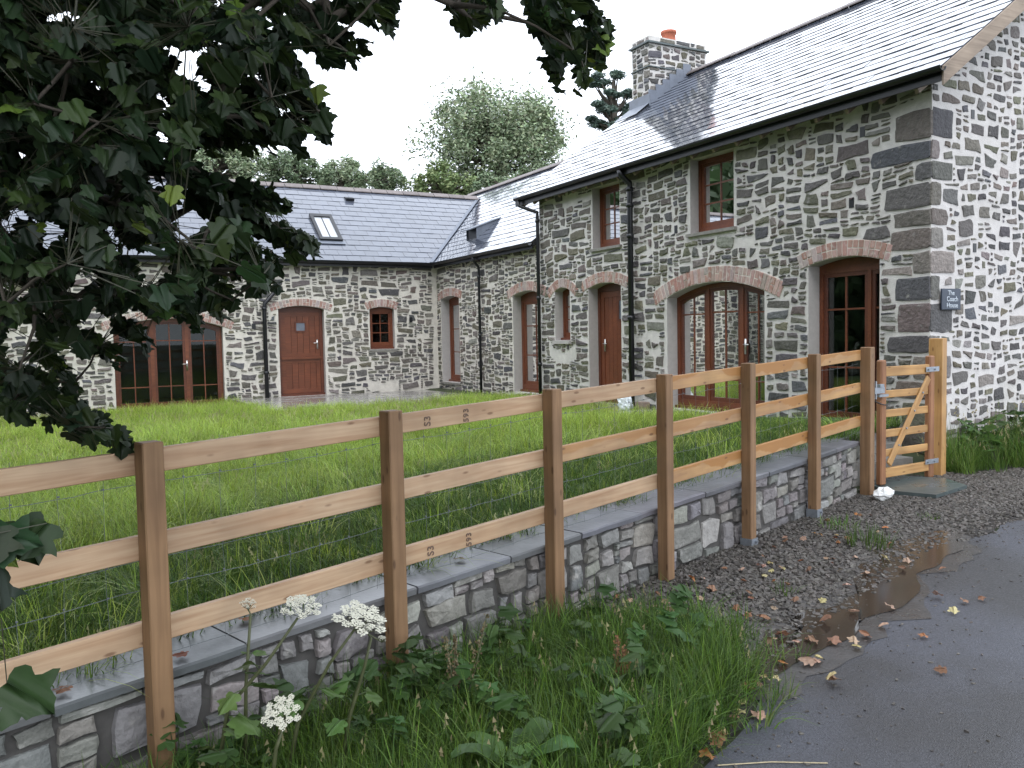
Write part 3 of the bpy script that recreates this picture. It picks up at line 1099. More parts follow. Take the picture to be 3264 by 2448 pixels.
HOLES_A = [(1.054, 2.54), (4.32, 2.61), (.9, 3.35)]
def free_A(u, w):
    if q_block(u, w, 'A'): return False
    for o in (o_ur, o_ul, o_gl, o_fr, o_dd, o_wc):
        if o.blocked(u, w): return False
    for o in (o_ur, o_ul):
        if o.u0 - .12 < u < o.u1 + .10 and (o.z0 - .075 < w < o.z0 or o.z1 - .01 < w < o.z1 + .13): return False
    if o_wc.u0 - .06 < u < o_wc.u1 + .06 and o_wc.z0 - .08 < w < o_wc.z0: return False
    for (a, b_) in HOLES_A:
        if abs(u - a) < .06 and abs(w - b_) < .075: return False
    return True
def free_L(u, w):
    return not any(o.blocked(u, w) for o in (o_db, o_wa))
def free_B(u, w):
    if o_bw.u0 - .06 < u < o_bw.u1 + .06 and o_bw.z0 - .07 < w < o_bw.z0: return False
    if w < -.33 + .03 * (u + 3.5) and u > -7.6: return False
    return not any(o.blocked(u, w) for o in (o_bd, o_bf, o_bw))
def free_G(u, w):
    if q_block(u, w, 'G'): return False
    if w > 3.72 + u * (RZ - 3.88) / RX: return False
    for (a, b_) in ((.72, 3.42), (.78, 1.92), (2.1, 2.7)):
        if abs(u - a) < .055 and abs(w - b_) < .07: return False
    return True


PH, PW = Pieces(), Pieces()
rubble(PH, wall_f, frA, NA, .0, TA, -.6, 3.76, free_A, 1, .072, .047, ((1, .36), (2, .33), (3, .20), (4, .11)), (1.2, 3.3))
rubble(PH, wall_g, frG, NG, .0, 4.3, -.6, 6.2, free_G, 2, .064, .054, ((1, .26), (2, .46), (3, .22), (4, .06)), (.8, 1.8), .011, .36, (.004, .016), warp=.05, wmax=6)
rubble(PW, wall_l, frA, NA, TA + .02, YB, -.55, 2.88, free_L, 3, .072, .044, ((1, .48), (2, .32), (3, .14), (4, .06)), (1.2, 3.2))
rubble(PW, wall_b, frB, NB_, -10.6, -.05, -.8, 2.88, free_B, 4, .076, .046, ((1, .42), (2, .28), (3, .17), (4, .10), (5, .03)), (1.1, 2.9))
# quoins: long and short blocks on both faces of the near corner
r = random.Random(8)
for (a, b_, la, lg) in QUO:
    squared(PH, wall_f, frA, NA, -.012, a, la, b_, r, .014, STONE_COLS[:9])
    squared(PH, wall_g, frG, NG, -.012, a, lg, b_, r, .012, STONE_COLS[2:6] + STONE_COLS[9:10])
# putlog holes: black boxes on the face paint the dark inside
for k, (a, b_) in enumerate(HOLES_A):
    bb = MB(); fbox(bb, frA, a - .035, a + .035, b_ - .06, b_ + .06, -.01, .006); subm(bb, 'putlog_hole', 'black', wall_f)
for (a, b_) in ((.72, 3.42), (.78, 1.92), (2.1, 2.7)):
    bb = MB(); fbox(bb, frG, a - .03, a + .03, b_ - .05, b_ + .05, -.01, .006); subm(bb, 'putlog_hole', 'black', wall_g)
for (a, b_) in ((-.72, 1.47), (-4.5, 1.35)):
    bb = MB(); fbox(bb, frB, a - .04, a + .04, b_ - .06, b_ + .06, .02, .032); subm(bb, 'putlog_hole', 'black', wall_b)

# --- openings
glazed(house, 'casement_window', frA, o_ur, [1.0], .065, .16, (.333, .667), 2, bottom=.09, sill=False)
sill_part(house, frA, o_ur)
glazed(house, 'casement_window', frA, o_ul, [1.0], .065, .16, (.333, .667), 2, bottom=.09, sill=False)
sill_part(house, frA, o_ul)
for o in (o_ur, o_ul):
    b = MB(); fbox(b, frA, o.u0 - .10, o.u1 + .08, o.z1 + .003, o.z1 + .12, -.17, .012); subm(b, 'lintel', 'sill', house)
glazed(house, 'glazed_door', frA, o_gl, [.24, .76], .06, .20, (.33, .76), 2, .05, .12, head=.10, label='dark wide glazed door nearest the gate')
brick_arch(house, frA, o_gl, 1)
glazed(house, 'french_door', frA, o_fr, [.30, .36, .34], .07, .20, (.17, .80), 2, .07, .14, hnd=(3.05, .80), label='three light french door under the wide brick arch')
brick_arch(house, frA, o_fr, 2)
plank_door(house, frA, o_dd, None, (5.93, 6.13, 1.28, 1.60), (6.55, .82), name='plank_door', label='narrow plank door beside the thick downpipe')
brick_arch(house, frA, o_dd, 3)
glazed(house, 'slit_window', frA, o_wc, [1.0], .055, .18, (.33, .66), 1, bottom=.08)
b = MB(); fbox(b, frA, o_wc.u0 - .02, o_wc.u1 + .03, o_wc.z0 - .07, o_wc.z0 - .004, -.15, .06); subm(b, 'sill', 'render', house)
brick_arch(house, frA, o_wc, 4)
glazed(wing, 'glazed_door', frA, o_db, [1.0], .09, .20, (.34, .72), 2, bottom=.16, head=.13)
brick_arch(wing, frA, o_db, 5)
glazed(wing, 'tall_window', frA, o_wa, [1.0], .08, .22, (.33, .66), 2, bottom=.10, head=.10)
sill_part(wing, frA, o_wa, .05, .02, .05)
brick_arch(wing, frA, o_wa, 6)
plank_door(wing, frB, o_bd, .60, (-3.50, -3.30, 1.24, 1.42), (-3.02, .92), depth=.14, name='stable_door', label='reddish stable door with a small square window')
brick_arch(wing, frB, o_bd, 7)
glazed(wing, 'french_door', frB, o_bf, [.34, .33, .33], .07, .14, (.20, .79), 2, .075, .14, hnd=(-5.92, .52), label='three light french door of the far wing')
brick_arch(wing, frB, o_bf, 8)
glazed(wing, 'small_window', frB, o_bw, [1.0], .06, .12, (.333, .667), 2, bottom=.10, head=.06)
sill_part(wing, frB, o_bw, .05, .05, .03)
brick_arch(wing, frB, o_bw, 9)
# low rendered plinth under the far wing
b = MB()
prism(b, [[(-7.7, -.9), (-.03, -.9), (-.03, -.29), (-4.6, -.33), (-5.0, -.47), (-7.7, -.50)]], frB, -.02, .035)
subm(b, 'plinth', 'render', wing)

# --- roofs
def clip(poly, a, b_, c):
    """keep a*u + b*s <= c"""
    out = []
    for i, p in enumerate(poly):
        q = poly[(i + 1) % len(poly)]
        dp, dq = a * p[0] + b_ * p[1] - c, a * q[0] + b_ * q[1] - c
        if dp <= 0: out.append(p)
        if (dp < 0 < dq) or (dq < 0 < dp):
            t = dp / (dp - dq); out.append((p[0] + (q[0] - p[0]) * t, p[1] + (q[1] - p[1]) * t))
    return out


def slates(pieces, parent, O, eu, es, L0, L1, SL, gauge, width, clipf, seed, tone=1.0):
    r = random.Random(seed)
    O, eu, es = Vector(O), Vector(eu), Vector(es).normalized()
    nn = eu.cross(es)
    if nn.z < 0: nn = -nn
    rows = int(round(SL / gauge)); g = SL / rows
    for i in range(rows):
        s0 = i * g
        u = L0 - (width / 2 if i % 2 else 0)
        while u < L1:
            ww = width
            P = [(max(u + .003, L0), s0 + r.uniform(-.004, .004)), (min(u + ww - .003, L1), s0 + r.uniform(-.004, .004)), (min(u + ww - .003, L1), min(s0 + g + .045, SL)), (max(u + .003, L0), min(s0 + g + .045, SL))]
            u += ww
            if P[1][0] - P[0][0] < .03: continue
            if clipf: P = clipf(P)
            if not P or len(P) < 3: continue
            tl, tt = r.uniform(-.0016, .0016), r.uniform(-.002, .002)
            mid = (P[0][0] + P[1][0]) / 2
            def pt(p, h):
                t = (p[1] - s0) / (g + .045)
                return O + eu * p[0] + es * p[1] + nn * (.012 - .0095 * t + h + tl * (p[0] - mid) / width * 2 + tt)
            n = len(P)
            v = [pt(p, 0.0) for p in P] + [pt(p, -.006) for p in P]
            f = [tuple(range(n)), tuple(range(2 * n - 1, n - 1, -1))] + [(k, (k + 1) % n, n + (k + 1) % n, n + k) for k in range(n)]
            q = tone * r.uniform(.92, 1.08)
            pieces.add(v, f, (.092 * q, .104 * q, .136 * q), ww * g, parent, nn)


def deck(parent, P, nn, name='roof', th=.09):
    b = MB(); nn = Vector(nn).normalized()
    P = [Vector(p) for p in P]
    n = len(P)
    b.add(P + [p - nn * th for p in P], [tuple(range(n)), tuple(range(2 * n - 1, n - 1, -1))] + [(k, (k + 1) % n, n + (k + 1) % n, n + k) for k in range(n)])
    return subm(b, name, 'deck', parent)


PA = math.atan2(RZ - ZA, RX - XA)
esA = Vector((math.cos(PA), 0, math.sin(PA))); nA = Vector((-math.sin(PA), 0, math.cos(PA)))
SLA = (RX - XA) / math.cos(PA)
Y0, Y1 = -.30, 8.98
roof_a = deck(house, [(XA, Y0, ZA), (XA, Y1, ZA), (RX, Y1, RZ), (RX, Y0, RZ)], nA)
deck(house, [(2 * RX - XA, Y0, ZA), (2 * RX - XA, Y1, ZA), (RX + .003, Y1, RZ), (RX + .003, Y0, RZ)], (math.sin(PA), 0, math.cos(PA)), 'rear_roof')
SH, SW = Pieces(), Pieces()
slates(SH, roof_a, (XA, 0, ZA), (0, 1, 0), esA, Y0, Y1, SLA, .222, .31, None, 1)
PL = math.radians(38.5)
esL = Vector((math.cos(PL), 0, math.sin(PL))); nL = Vector((-math.sin(PL), 0, math.cos(PL)))
esB = Vector((0, math.cos(PL), math.sin(PL))); nB = Vector((0, -math.sin(PL), math.cos(PL)))
ZE, XE, YE = 2.85, -.18, 13.34
RLX = 2.92; SLL = (RLX - XE) / math.cos(PL); RLZ = ZE + (RLX - XE) * math.tan(PL)
RBY = 16.03; SLB = (RBY - YE) / math.cos(PL); RBZ = ZE + (RBY - YE) * math.tan(PL)
vx = XE + (RBY - YE)
roof_l = deck(wing, [(XE, TA + .01, ZE), (XE, YE, ZE), (vx, RBY, RBZ), (vx, 17.6, RBZ), (RLX, 17.6, RLZ), (RLX, TA + .01, RLZ)], nL)
deck(wing, [(2 * RLX - XE, TA + .01, ZE), (2 * RLX - XE, 17.6, ZE), (RLX + .003, 17.6, RLZ), (RLX + .003, TA + .01, RLZ)], (math.sin(PL), 0, math.cos(PL)), 'rear_roof')
roof_b = deck(wing, [(-13.2, YE, ZE), (XE - .002, YE, ZE), (vx - .002, RBY, RBZ), (-13.2, RBY, RBZ)], nB)
deck(wing, [(-13.2, 2 * RBY - YE, ZE), (vx, 2 * RBY - YE, ZE), (vx, RBY + .003, RBZ), (-13.2, RBY + .003, RBZ)], (0, math.sin(PL), math.cos(PL)), 'rear_roof')
cp = math.cos(PL)
def clipL(P):
    sm = sum(p[1] for p in P) / len(P)
    if sm > SLB: return P
    return clip(P, 1, -cp, YE - .05)
def clipB(P): return clip(P, 1, -cp, XE - .05)
slates(SW, roof_l, (XE, 0, ZE), (0, 1, 0), esL, TA + .01, 17.6, SLL, .225, .31, clipL, 2)
slates(SW, roof_b, (0, YE, ZE), (1, 0, 0), esB, -13.2, vx + .2, SLB, .232, .33, clipB, 3)
PH.build('stone', 'rubble_stones', M['stone'], house, smooth=False)
PW.build('stone', 'rubble_stones', M['stone'], wing, smooth=False)
SH.build('slate', 'slates', M['slate'], roof_a, smooth=False)
SW.build('slate', 'slates', M['slate'], wing, smooth=False)
# valley lead
b = MB()
v0, v1 = Vector((XE, YE, ZE)), Vector((vx, RBY, RBZ)); vd = (v1 - v0)
for sgn, es_, nn in ((1, Vector((0, -1, 0)), nL), (-1, Vector((-1, 0, 0)), nB)):
    b.add([v0 + nn * .026, v1 + nn * .026, v1 + es_ * .09 + nn * .026, v0 + es_ * .09 + nn * .026], [(0, 1, 2, 3)])
subm(b, 'valley_lead', 'lead', wing)


def ridge_tiles(parent, p0, p1, hd, pitch, w=.17, L=.45):
    p0, p1, hd = Vector(p0), Vector(p1), Vector(hd)
    d = (p1 - p0); n = int(d.length / L); t = d / n
    up = Vector((0, 0, 1))
    me = None
    for k in range(n):
        a, e = p0 + t * (k + .015), p0 + t * (k + .985)
        c = (a + e) / 2
        v = []
        for q in (a, e):
            ap = q + up * .055
            for sg in (-1, 1):
                lo = ap + hd * sg * w * math.cos(pitch) - up * w * math.sin(pitch)
                v += [lo, lo - up * .022]
            v += [ap, ap - up * .022]
        f = [(0, 6, 10, 4), (2, 4, 10, 8), (0, 1, 7, 6), (2, 8, 9, 3), (0, 4, 5, 1), (4, 2, 3, 5), (6, 7, 11, 10), (10, 11, 9, 8)]
        if me is None: me = mesh('ridge_tile', [q - c for q in v], f, [M['ridge']])
        put(bpy.data.objects.new('ridge_tile', me), Matrix.Translation(c + Vector((0, 0, rng.uniform(-.004, .004)))), parent)


ridge_tiles(house, (RX, Y0, RZ + .01), (RX, 8.25, RZ + .01), (1, 0, 0), PA)
ridge_tiles(wing, (RLX, TA + .02, RLZ + .01), (RLX, 17.6, RLZ + .01), (1, 0, 0), PL)
ridge_tiles(wing, (-13.2, RBY, RBZ + .01), (vx - .08, RBY, RBZ + .01), (0, 1, 0), PL)

# bargeboard along the near verge
b = MB()
for (x0, z0, x1, z1) in ((XA, ZA, RX, RZ), (2 * RX - XA, ZA, RX, RZ)):
    b.add([(x0, Y0 - .022, z0 - .005), (x1, Y0 - .022, z1 - .005), (x1, Y0 - .022, z1 - .20), (x0, Y0 - .022, z0 - .20), (x0, Y0 - .002, z0 - .005), (x1, Y0 - .002, z1 - .005), (x1, Y0 - .002, z1 - .20), (x0, Y0 - .002, z0 - .20)],
          [(0, 1, 2, 3), (4, 5, 6, 7), (0, 1, 5, 4), (2, 3, 7, 6), (0, 3, 7, 4), (1, 2, 6, 5)])
subm(b, 'bargeboard', 'bargeboard', house)
# gutters, rafter feet
def gutter(parent, p0, p1, side):
    p0, p1, side = Vector(p0), Vector(p1), Vector(side)
    b = MB(); n = 7
    prof = [side * (math.cos(math.pi * k / (n - 1)) * .055) + Vector((0, 0, -math.sin(math.pi * k / (n - 1)) * .055)) for k in range(n)]
    prof += [p * .9 for p in reversed(prof)]
    m_ = len(prof)
    b.add([p0 + p for p in prof] + [p1 + p for p in prof], [(k, (k + 1) % m_, m_ + (k + 1) % m_, m_ + k) for k in range(m_)] + [tuple(range(m_)), tuple(range(m_, 2 * m_))])
    subm(b, 'gutter', 'black', parent, False)
gutter(house, (-.305, -.34, 3.735), (-.305, 8.86, 3.735), (1, 0, 0))
gutter(wing, (-.22, TA + .02, 2.835), (-.22, YE - .06, 2.835), (1, 0, 0))
gutter(wing, (-13.2, YE - .045, 2.835), (-.24, YE - .045, 2.835), (0, 1, 0))
def fascia(parent, lo, hi):
    b = MB(); b.box(lo, hi); subm(b, 'fascia', 'black', parent)
fascia(house, (-.248, Y0 + .02, 3.60), (-.225, Y1 - .02, 3.705))
fascia(wing, (-.158, TA + .02, 2.72), (-.14, YE, 2.81))
fascia(wing, (-13.1, YE + .02, 2.72), (-.16, YE + .04, 2.81))
y = .05
while y < 8.9:
    me = bevbox_mesh('rafter_foot', .24, .05, .085, .004, [M['bargeboard']])
    put(bpy.data.objects.new('rafter_foot', me), Matrix.Translation((-.10, y, 3.66)) @ Matrix.Rotation(-PA, 4, 'Y'), house)
    y += .46


def downpipe(parent, pts, rad, collars, label=None):
    b = MB(); b.tube(pts, rad, 10)
    d = subm(b, 'downpipe', 'black', parent, True)
    if label: d['label'] = label
    for c in collars:
        b = MB(); c = Vector(c)
        b.tube([c - Vector((0, 0, .035)), c - Vector((0, 0, .03)), c + Vector((0, 0, .03)), c + Vector((0, 0, .035))], [rad, rad * 1.32, rad * 1.32, rad], 10)
        subm(b, 'collar', 'black', d, True)
downpipe(house, [(-.305, 8.72, 3.68), (-.305, 8.71, 3.58), (-.18, 8.52, 3.48), (-.085, 8.39, 3.42), (-.085, 8.38, 3.30), (-.085, 8.38, -.35)], .034, [(-.085, 8.38, 3.25), (-.085, 8.38, 1.75), (-.085, 8.38, .45)], 'slim black downpipe at the end of the tall wall')
downpipe(house, [(-.30, 5.36, 3.68), (-.28, 5.36, 3.60), (-.10, 5.36, 3.48), (-.10, 5.36, 3.4), (-.10, 5.36, -.3)], .048, [(-.10, 5.36, 3.38), (-.10, 5.36, 3.12), (-.10, 5.36, 2.62), (-.10, 5.36, 1.28)], 'thick black soil pipe between the two upper windows')
downpipe(wing, [(-.22, 11.0, 2.79), (-.20, 11.0, 2.70), (-.08, 11.0, 2.56), (-.08, 11.0, 2.4), (-.08, 11.0, -.33)], .03, [(-.08, 11.0, 2.35), (-.08, 11.0, 1.05)], 'black downpipe between the two low windows')
downpipe(wing, [(-3.93, YB + .03, 2.20), (-3.98, YB - .08, 2.17), (-4.25, YB - .085, 1.86), (-4.27, YB - .085, 1.75), (-4.27, YB - .085, -.31)], .046, [(-4.27, YB - .085, 1.74), (-4.27, YB - .085, .3)], 'black elbow pipe left of the stable door')

# --- roof furniture on the far wing
def on_b(x, s, h=0): return Vector((x, YE, ZE)) + esB * s + nB * h
sky_root = None
b = MB()
x0, x1, s0, s1 = -2.79, -2.24, .80, 1.96
ex = Vector((1, 0, 0))
def frS(u, s, h): return on_b(u, s, h)
prism(b, [[(x0, s0), (x1, s0), (x1, s1), (x0, s1)], [(x0 + .075, s0 + .10), (x1 - .075, s0 + .10), (x1 - .075, s1 - .12), (x0 + .075, s1 - .12)]], frS, .0, .085)
skyl = subm(b, 'skylight', 'black', wing)
b = MB(); prism(b, [[(x0 + .07, s0 + .09), (x1 - .07, s0 + .09), (x1 - .07, s1 - .11), (x0 + .07, s1 - .11)]], frS, .035, .05)
M['roofglass'] = mat('skylight_glass', (.45, .47, .50), .05, .03, 4, spec=1.0)  # pale opaque colour stands in for the reflected sky
subm(b, 'pane', 'roofglass', skyl)
b = MB(); prism(b, [[(-2.525, s0 + .09), (-2.505, s0 + .09), (-2.505, s1 - .11), (-2.525, s1 - .11)]], frS, .05, .066); subm(b, 'glazing_bar', 'black', skyl)
b = MB(); prism(b, [[(x0 - .05, s0 - .12), (x1 + .05, s0 - .12), (x1 + .05, s0), (x0 - .05, s0)]], frS, .024, .032); subm(b, 'flashing', 'lead', skyl)
b = MB()
P = [on_b(-1.62, 2.80, .01), on_b(-1.40, 2.80, .01), on_b(-1.40, 2.80, .10), on_b(-1.62, 2.80, .10), on_b(-1.62, 3.0, .02), on_b(-1.40, 3.0, .02)]
b.add(P, [(0, 1, 2, 3), (3, 2, 5, 4), (0, 3, 4), (1, 5, 2)])
subm(b, 'roof_vent', 'black', wing)
# slate hooded vent on the link roof
def on_l(x, y, h=0): return Vector((x, y, ZE + (x - XE) * math.tan(PL))) + nL * h
b = MB()
ya, yb = 12.08, 12.62; xa, xb = .42, 1.13; zt = on_l(xb, 0).z + .02
F0, F1 = on_l(xa, ya), on_l(xa, yb)
T0, T1 = Vector((.26, ya - .02, 3.56)), Vector((.26, yb + .02, 3.56))
B0, B1 = Vector((1.14, ya - .02, 3.895)), Vector((1.14, yb + .02, 3.895))
dn_ = Vector((0, 0, -.025))
b.add([T0, T1, B1, B0, T0 + dn_, T1 + dn_, B1 + dn_, B0 + dn_], [(0, 1, 2, 3), (4, 5, 6, 7), (0, 1, 5, 4), (0, 3, 7, 4), (1, 2, 6, 5)])
hood = subm(b, 'roof_hood', 'lead', wing)
fz = 3.56 + (xa - .26) * (3.895 - 3.56) / .88 - .03
b = MB(); b.add([F0, Vector((xa, ya, fz)), Vector((1.10, ya, 3.85)), F1, Vector((xa, yb, fz)), Vector((1.10, yb, 3.85))], [(0, 1, 2), (3, 4, 5)]); subm(b, 'cheek', 'lead', hood)
b = MB(); b.add([F0 + Vector((.03, .02, .02)), F1 + Vector((.03, -.02, .02)), Vector((xa + .03, yb - .02, fz)), Vector((xa + .03, ya + .02, fz))], [(0, 1, 2, 3)]); subm(b, 'hood_dark', 'black', hood)  # black sheet painting the shade inside the hood's open front

# --- chimney
CX0, CX1, CY0, CY1 = 2.58, 4.13, 8.25, 8.84
b = MB(); b.box((CX0 + .01, CY0 + .01, 5.2), (CX1, CY1, 7.17))
chim = subm(b, 'chimney', 'house_mortar', house)
PC = Pieces()
frCx = lambda u, w, d: Vector((CX0 + .01 - d, u, w)); frCy = lambda u, w, d: Vector((u, CY0 + .01 - d, w))
def free_C(u, w): return not (7.0 < w < 7.06 or 6.52 < w < 6.56)
rubble(PC, chim, frCx, NA, CY0, CY1, 5.5, 7.19, free_C, 31, .07, .055, ((2, .5), (3, .5)), (.9, 1.6))
rubble(PC, chim, frCy, NG, CX0, CX1, 5.5, 7.19, free_C, 32, .07, .055, ((1, .2), (2, .5), (3, .3)), (1.0, 2.2))
PC.build('chimney_stone', 'chimney_stones', M['stone'], chim, smooth=False)
b = MB(); b.box((CX0 - .05, CY0 - .05, 7.015), (CX1 + .05, CY1 + .05, 7.05)); subm(b, 'slate_course', 'slab', chim)
b = MB(); b.box((CX0 - .025, CY0 - .025, 6.53), (CX1 + .02, CY1 + .02, 6.55)); subm(b, 'slate_course', 'slab', chim)
b = MB(); c = Vector((3.35, 8.55, 0))
b.tube([c + Vector((0, 0, 7.15)), c + Vector((0, 0, 7.20)), c + Vector((0, 0, 7.38)), c + Vector((0, 0, 7.385)), c + Vector((0, 0, 7.44)), c + Vector((0, 0, 7.445)), c + Vector((0, 0, 7.3))], [.165, .155, .145, .17, .17, .14, .13], 16)
subm(b, 'chimney_pot', 'pot', chim, True)
b = MB()
def rz(x): return ZA + (x - XA) * math.tan(PA)
n = 6
for k in range(n):
    xa, xb = CX0 - .03 + (RX - CX0) * k / n, CX0 - .03 + (RX - CX0) * (k + 1) / n
    b.box((xa, CY0 - .028 - .003 * (k % 2), rz(xa) - .02), (xb + .02, CY0 - .012, rz(xb) + .20))
b.add([(CX0 - .035, CY0 - .06, rz(CX0) + .22), (CX0 - .035, CY1 + .05, rz(CX0) + .22), (CX0 - .04, CY1 + .05, rz(CX0) + .03), (CX0 - .04, CY0 - .06, rz(CX0) + .03), (CX0 - .42, CY1 + .08, rz(CX0 - .42) + .045), (CX0 - .42, CY0 - .1, rz(CX0 - .42) + .045)], [(0, 1, 2, 3), (3, 2, 4, 5)])
subm(b, 'flashing', 'lead', chim)

# --- name plaque on the gable
def text_geo(s, size):
    cu = bpy.data.curves.new('txt', 'FONT'); cu.body = s; cu.size = size; cu.align_x = 'CENTER'; cu.align_y = 'CENTER'; cu.extrude = .002; cu.resolution_u = 3
    o = bpy.data.objects.new('txt', cu); COL.objects.link(o)
    dg = bpy.context.evaluated_depsgraph_get()
    me = bpy.data.meshes.new_from_object(o.evaluated_get(dg))
    COL.objects.unlink(o); bpy.data.objects.remove(o); bpy.data.curves.remove(cu)
    return me
plq = empty('name_plaque', (.305, -.02, 1.33), 'dark slate plaque with white lettering on the gable wall', 'plaque')
me = bevbox_mesh('board', .335, .022, .235, .004, [M['plaque']])
put(bpy.data.objects.new('board', me), Matrix.Translation((.305, -.034, 1.33)), plq)
for (t, dz, dx, sz) in (('The', .068, -.01, .074), ('Coach', .0, .012, .078), ('House', -.07, .012, .076)):
    me = text_geo(t, sz); me.materials.clear(); me.materials.append(M['letter'])
    put(bpy.data.objects.new('lettering', me), Matrix.Translation((.305 + dx, -.0465, 1.33 + dz)) @ Matrix.Rotation(math.pi / 2, 4, 'X'), plq)
# ------------------------------------------------------------------ retaining wall
rw = empty('retaining_wall', fw(3, .2, -.7), 'low grey stone retaining wall with slate coping below the fence', 'wall')
b = MB()
sN = steps(-3.2, S_END, .35)
prof = [(.105, -.75), (.105, -.042), (.40, -.042), (.40, -.75)]
for i, s_ in enumerate(sN):
    pass
n = len(sN)
vv = [fw(s_, o, cop_z(s_) + dz) for s_ in sN for (o, dz) in prof]
b.add(vv, [(4 * i + k, 4 * i + (k + 1) % 4, 4 * i + 4 + (k + 1) % 4, 4 * i + 4 + k) for i in range(n - 1) for k in range(4)] + [(0, 1, 2, 3), (4 * n - 4, 4 * n - 3, 4 * n - 2, 4 * n - 1)])
d = (RET_B - RET_A).normalized(); pn = Vector((d.y, -d.x, 0))
c0, c1 = RET_A, RET_B
b.add([c0 + Vector((0, 0, -.9)), c1 + Vector((0, 0, -.9)), c1 + Vector((0, 0, -.09)), c0 + Vector((0, 0, -.09))] + [q - pn * .25 for q in (c0 + Vector((0, 0, -.9)), c1 + Vector((0, 0, -.9)), c1 + Vector((0, 0, -.09)), c0 + Vector((0, 0, -.09)))],
      [(0, 1, 2, 3), (4, 5, 6, 7), (0, 1, 5, 4), (1, 2, 6, 5), (2, 3, 7, 6)])
core = subm(b, 'wall_core', 'joint', rw)
PR = Pieces()
frR = lambda u, w, d: fw(u, .10 - d, cop_z(u) - .042 + w)
rubble(PR, core, frR, FN * -1, -1.0, S_END + .03, -.601, .001, lambda u, w: True, 44, .05, .043, ((1, .14), (2, .30), (3, .28), (4, .19), (5, .09)), (.8, 2.0), .0015, .24, (.012, .032), DRY_COLS, .04, 8, 0.0, .05)
fitted(PR, core, lambda u, w, d: RET_A + (RET_B - RET_A).normalized() * u + pn * d + Vector((0, 0, w)), pn, 0, (RET_B - RET_A).length, -.6, -.1, lambda u, w: True, 45, .08, .2, (.9, 1.9), .004, 1.35, (.012, .03), DRY_COLS, .05, .10, .07)
PR.build('stone', 'small_stones', M['drystone'], core, smooth=False)
r = random.Random(3)
s_ = -3.2
while s_ < S_END - .1:
    L = min(r.uniform(.45, .95), S_END + .03 - s_)
    if S_END - (s_ + L) < .25: L = S_END + .03 - s_
    a, e = s_ + .005, s_ + L - .005
    th = .036
    o0, o1 = .060 + r.uniform(-.008, .012), .455 + r.uniform(-.02, .02)
    top = []
    m_ = 5
    v = []; f = []
    for k in range(m_ + 1):
        t = a + (e - a) * k / m_
        jj = r.uniform(-.005, .005)
        zz = cop_z(t) + r.uniform(-.0015, .0015)
        v += [fw(t, o0 + jj, zz - th), fw(t, o0 + jj - .004, zz - .008), fw(t, o0 + jj + .006, zz), fw(t, o1 + jj, zz + .002), fw(t, o1 + jj, zz - th)]
    for k in range(m_):
        for q in range(5):
            f.append((5 * k + q, 5 * k + (q + 1) % 5, 5 * k + 5 + (q + 1) % 5, 5 * k + 5 + q))
    f += [(0, 1, 2, 3, 4), tuple(5 * m_ + q for q in range(5))]
    c = sum(v, Vector()) / len(v)
    col = vary((.145, .145, .155), r, .18, .04)
    put(bpy.data.objects.new('coping_slab', mesh('coping_slab', [p - c for p in v], f, [M['coping']], [col] * len(v))), Matrix.Translation(c), rw)
    s_ += L
b = MB()
b.add([c0 + pn * .04 + Vector((0, 0, -.05)), c1 + pn * .04 + Vector((0, 0, -.05)), c1 - pn * .3 + Vector((0, 0, -.05)), c0 - pn * .3 + Vector((0, 0, -.05)), c0 + pn * .04 + Vector((0, 0, -.088)), c1 + pn * .04 + Vector((0, 0, -.088)), c1 - pn * .3 + Vector((0, 0, -.088)), c0 - pn * .3 + Vector((0, 0, -.088))],
      [(0, 1, 2, 3), (4, 5, 6, 7), (0, 1, 5, 4), (1, 2, 6, 5), (2, 3, 7, 6), (3, 0, 4, 7)])
b.c = [(.14, .14, .15)] * len(b.v)
b.build('coping_slab', [M['coping']], rw)

# ------------------------------------------------------------------ fence
fence = empty('post_and_rail_fence', fw(3, 0, -.6), 'new three rail timber fence with square posts and wire netting', 'fence')
POSTS = [(-1.14, .600, -.76), (0.0, .638, -.742), (1.142, .671, -.718), (2.282, .708, -.653), (3.390, .741, -.638), (4.480, .776, -.616), (5.575, .813, -.566)]
posts = []
for (s_, zt, zb) in POSTS:
    p = beam('post', fw(s_, 0, zb - .03), fw(s_, 0, zt), .082, .082, M['post'], fence, up=FN, bev=.005)
    posts.append(p)
for (s_, zt, zb) in POSTS[-2:]:
    b = MB(); c = fw(s_, 0, zb + .02)
    h = .046
    for (ax, of) in ((FD, FN), (FD, -FN), (FN, FD), (FN, -FD)):
        b.obox(c + of * h, ax * (h + .002), of * .0025, Vector((0, 0, .045)))
    b.tube([c - FN * .05 + FD * .02 + Vector((0, 0, .02)), c - FN * .062 + FD * .02 + Vector((0, 0, .02))], .012, 6)
    subm(b, 'post_shoe', 'zinc', posts[POSTS.index((s_, zt, zb))])
latch_post = beam('post', fw(6.668, 0, -.60), fw(6.668, 0, .846), .10, .10, M['post'], fence, up=FN, bev=.006)
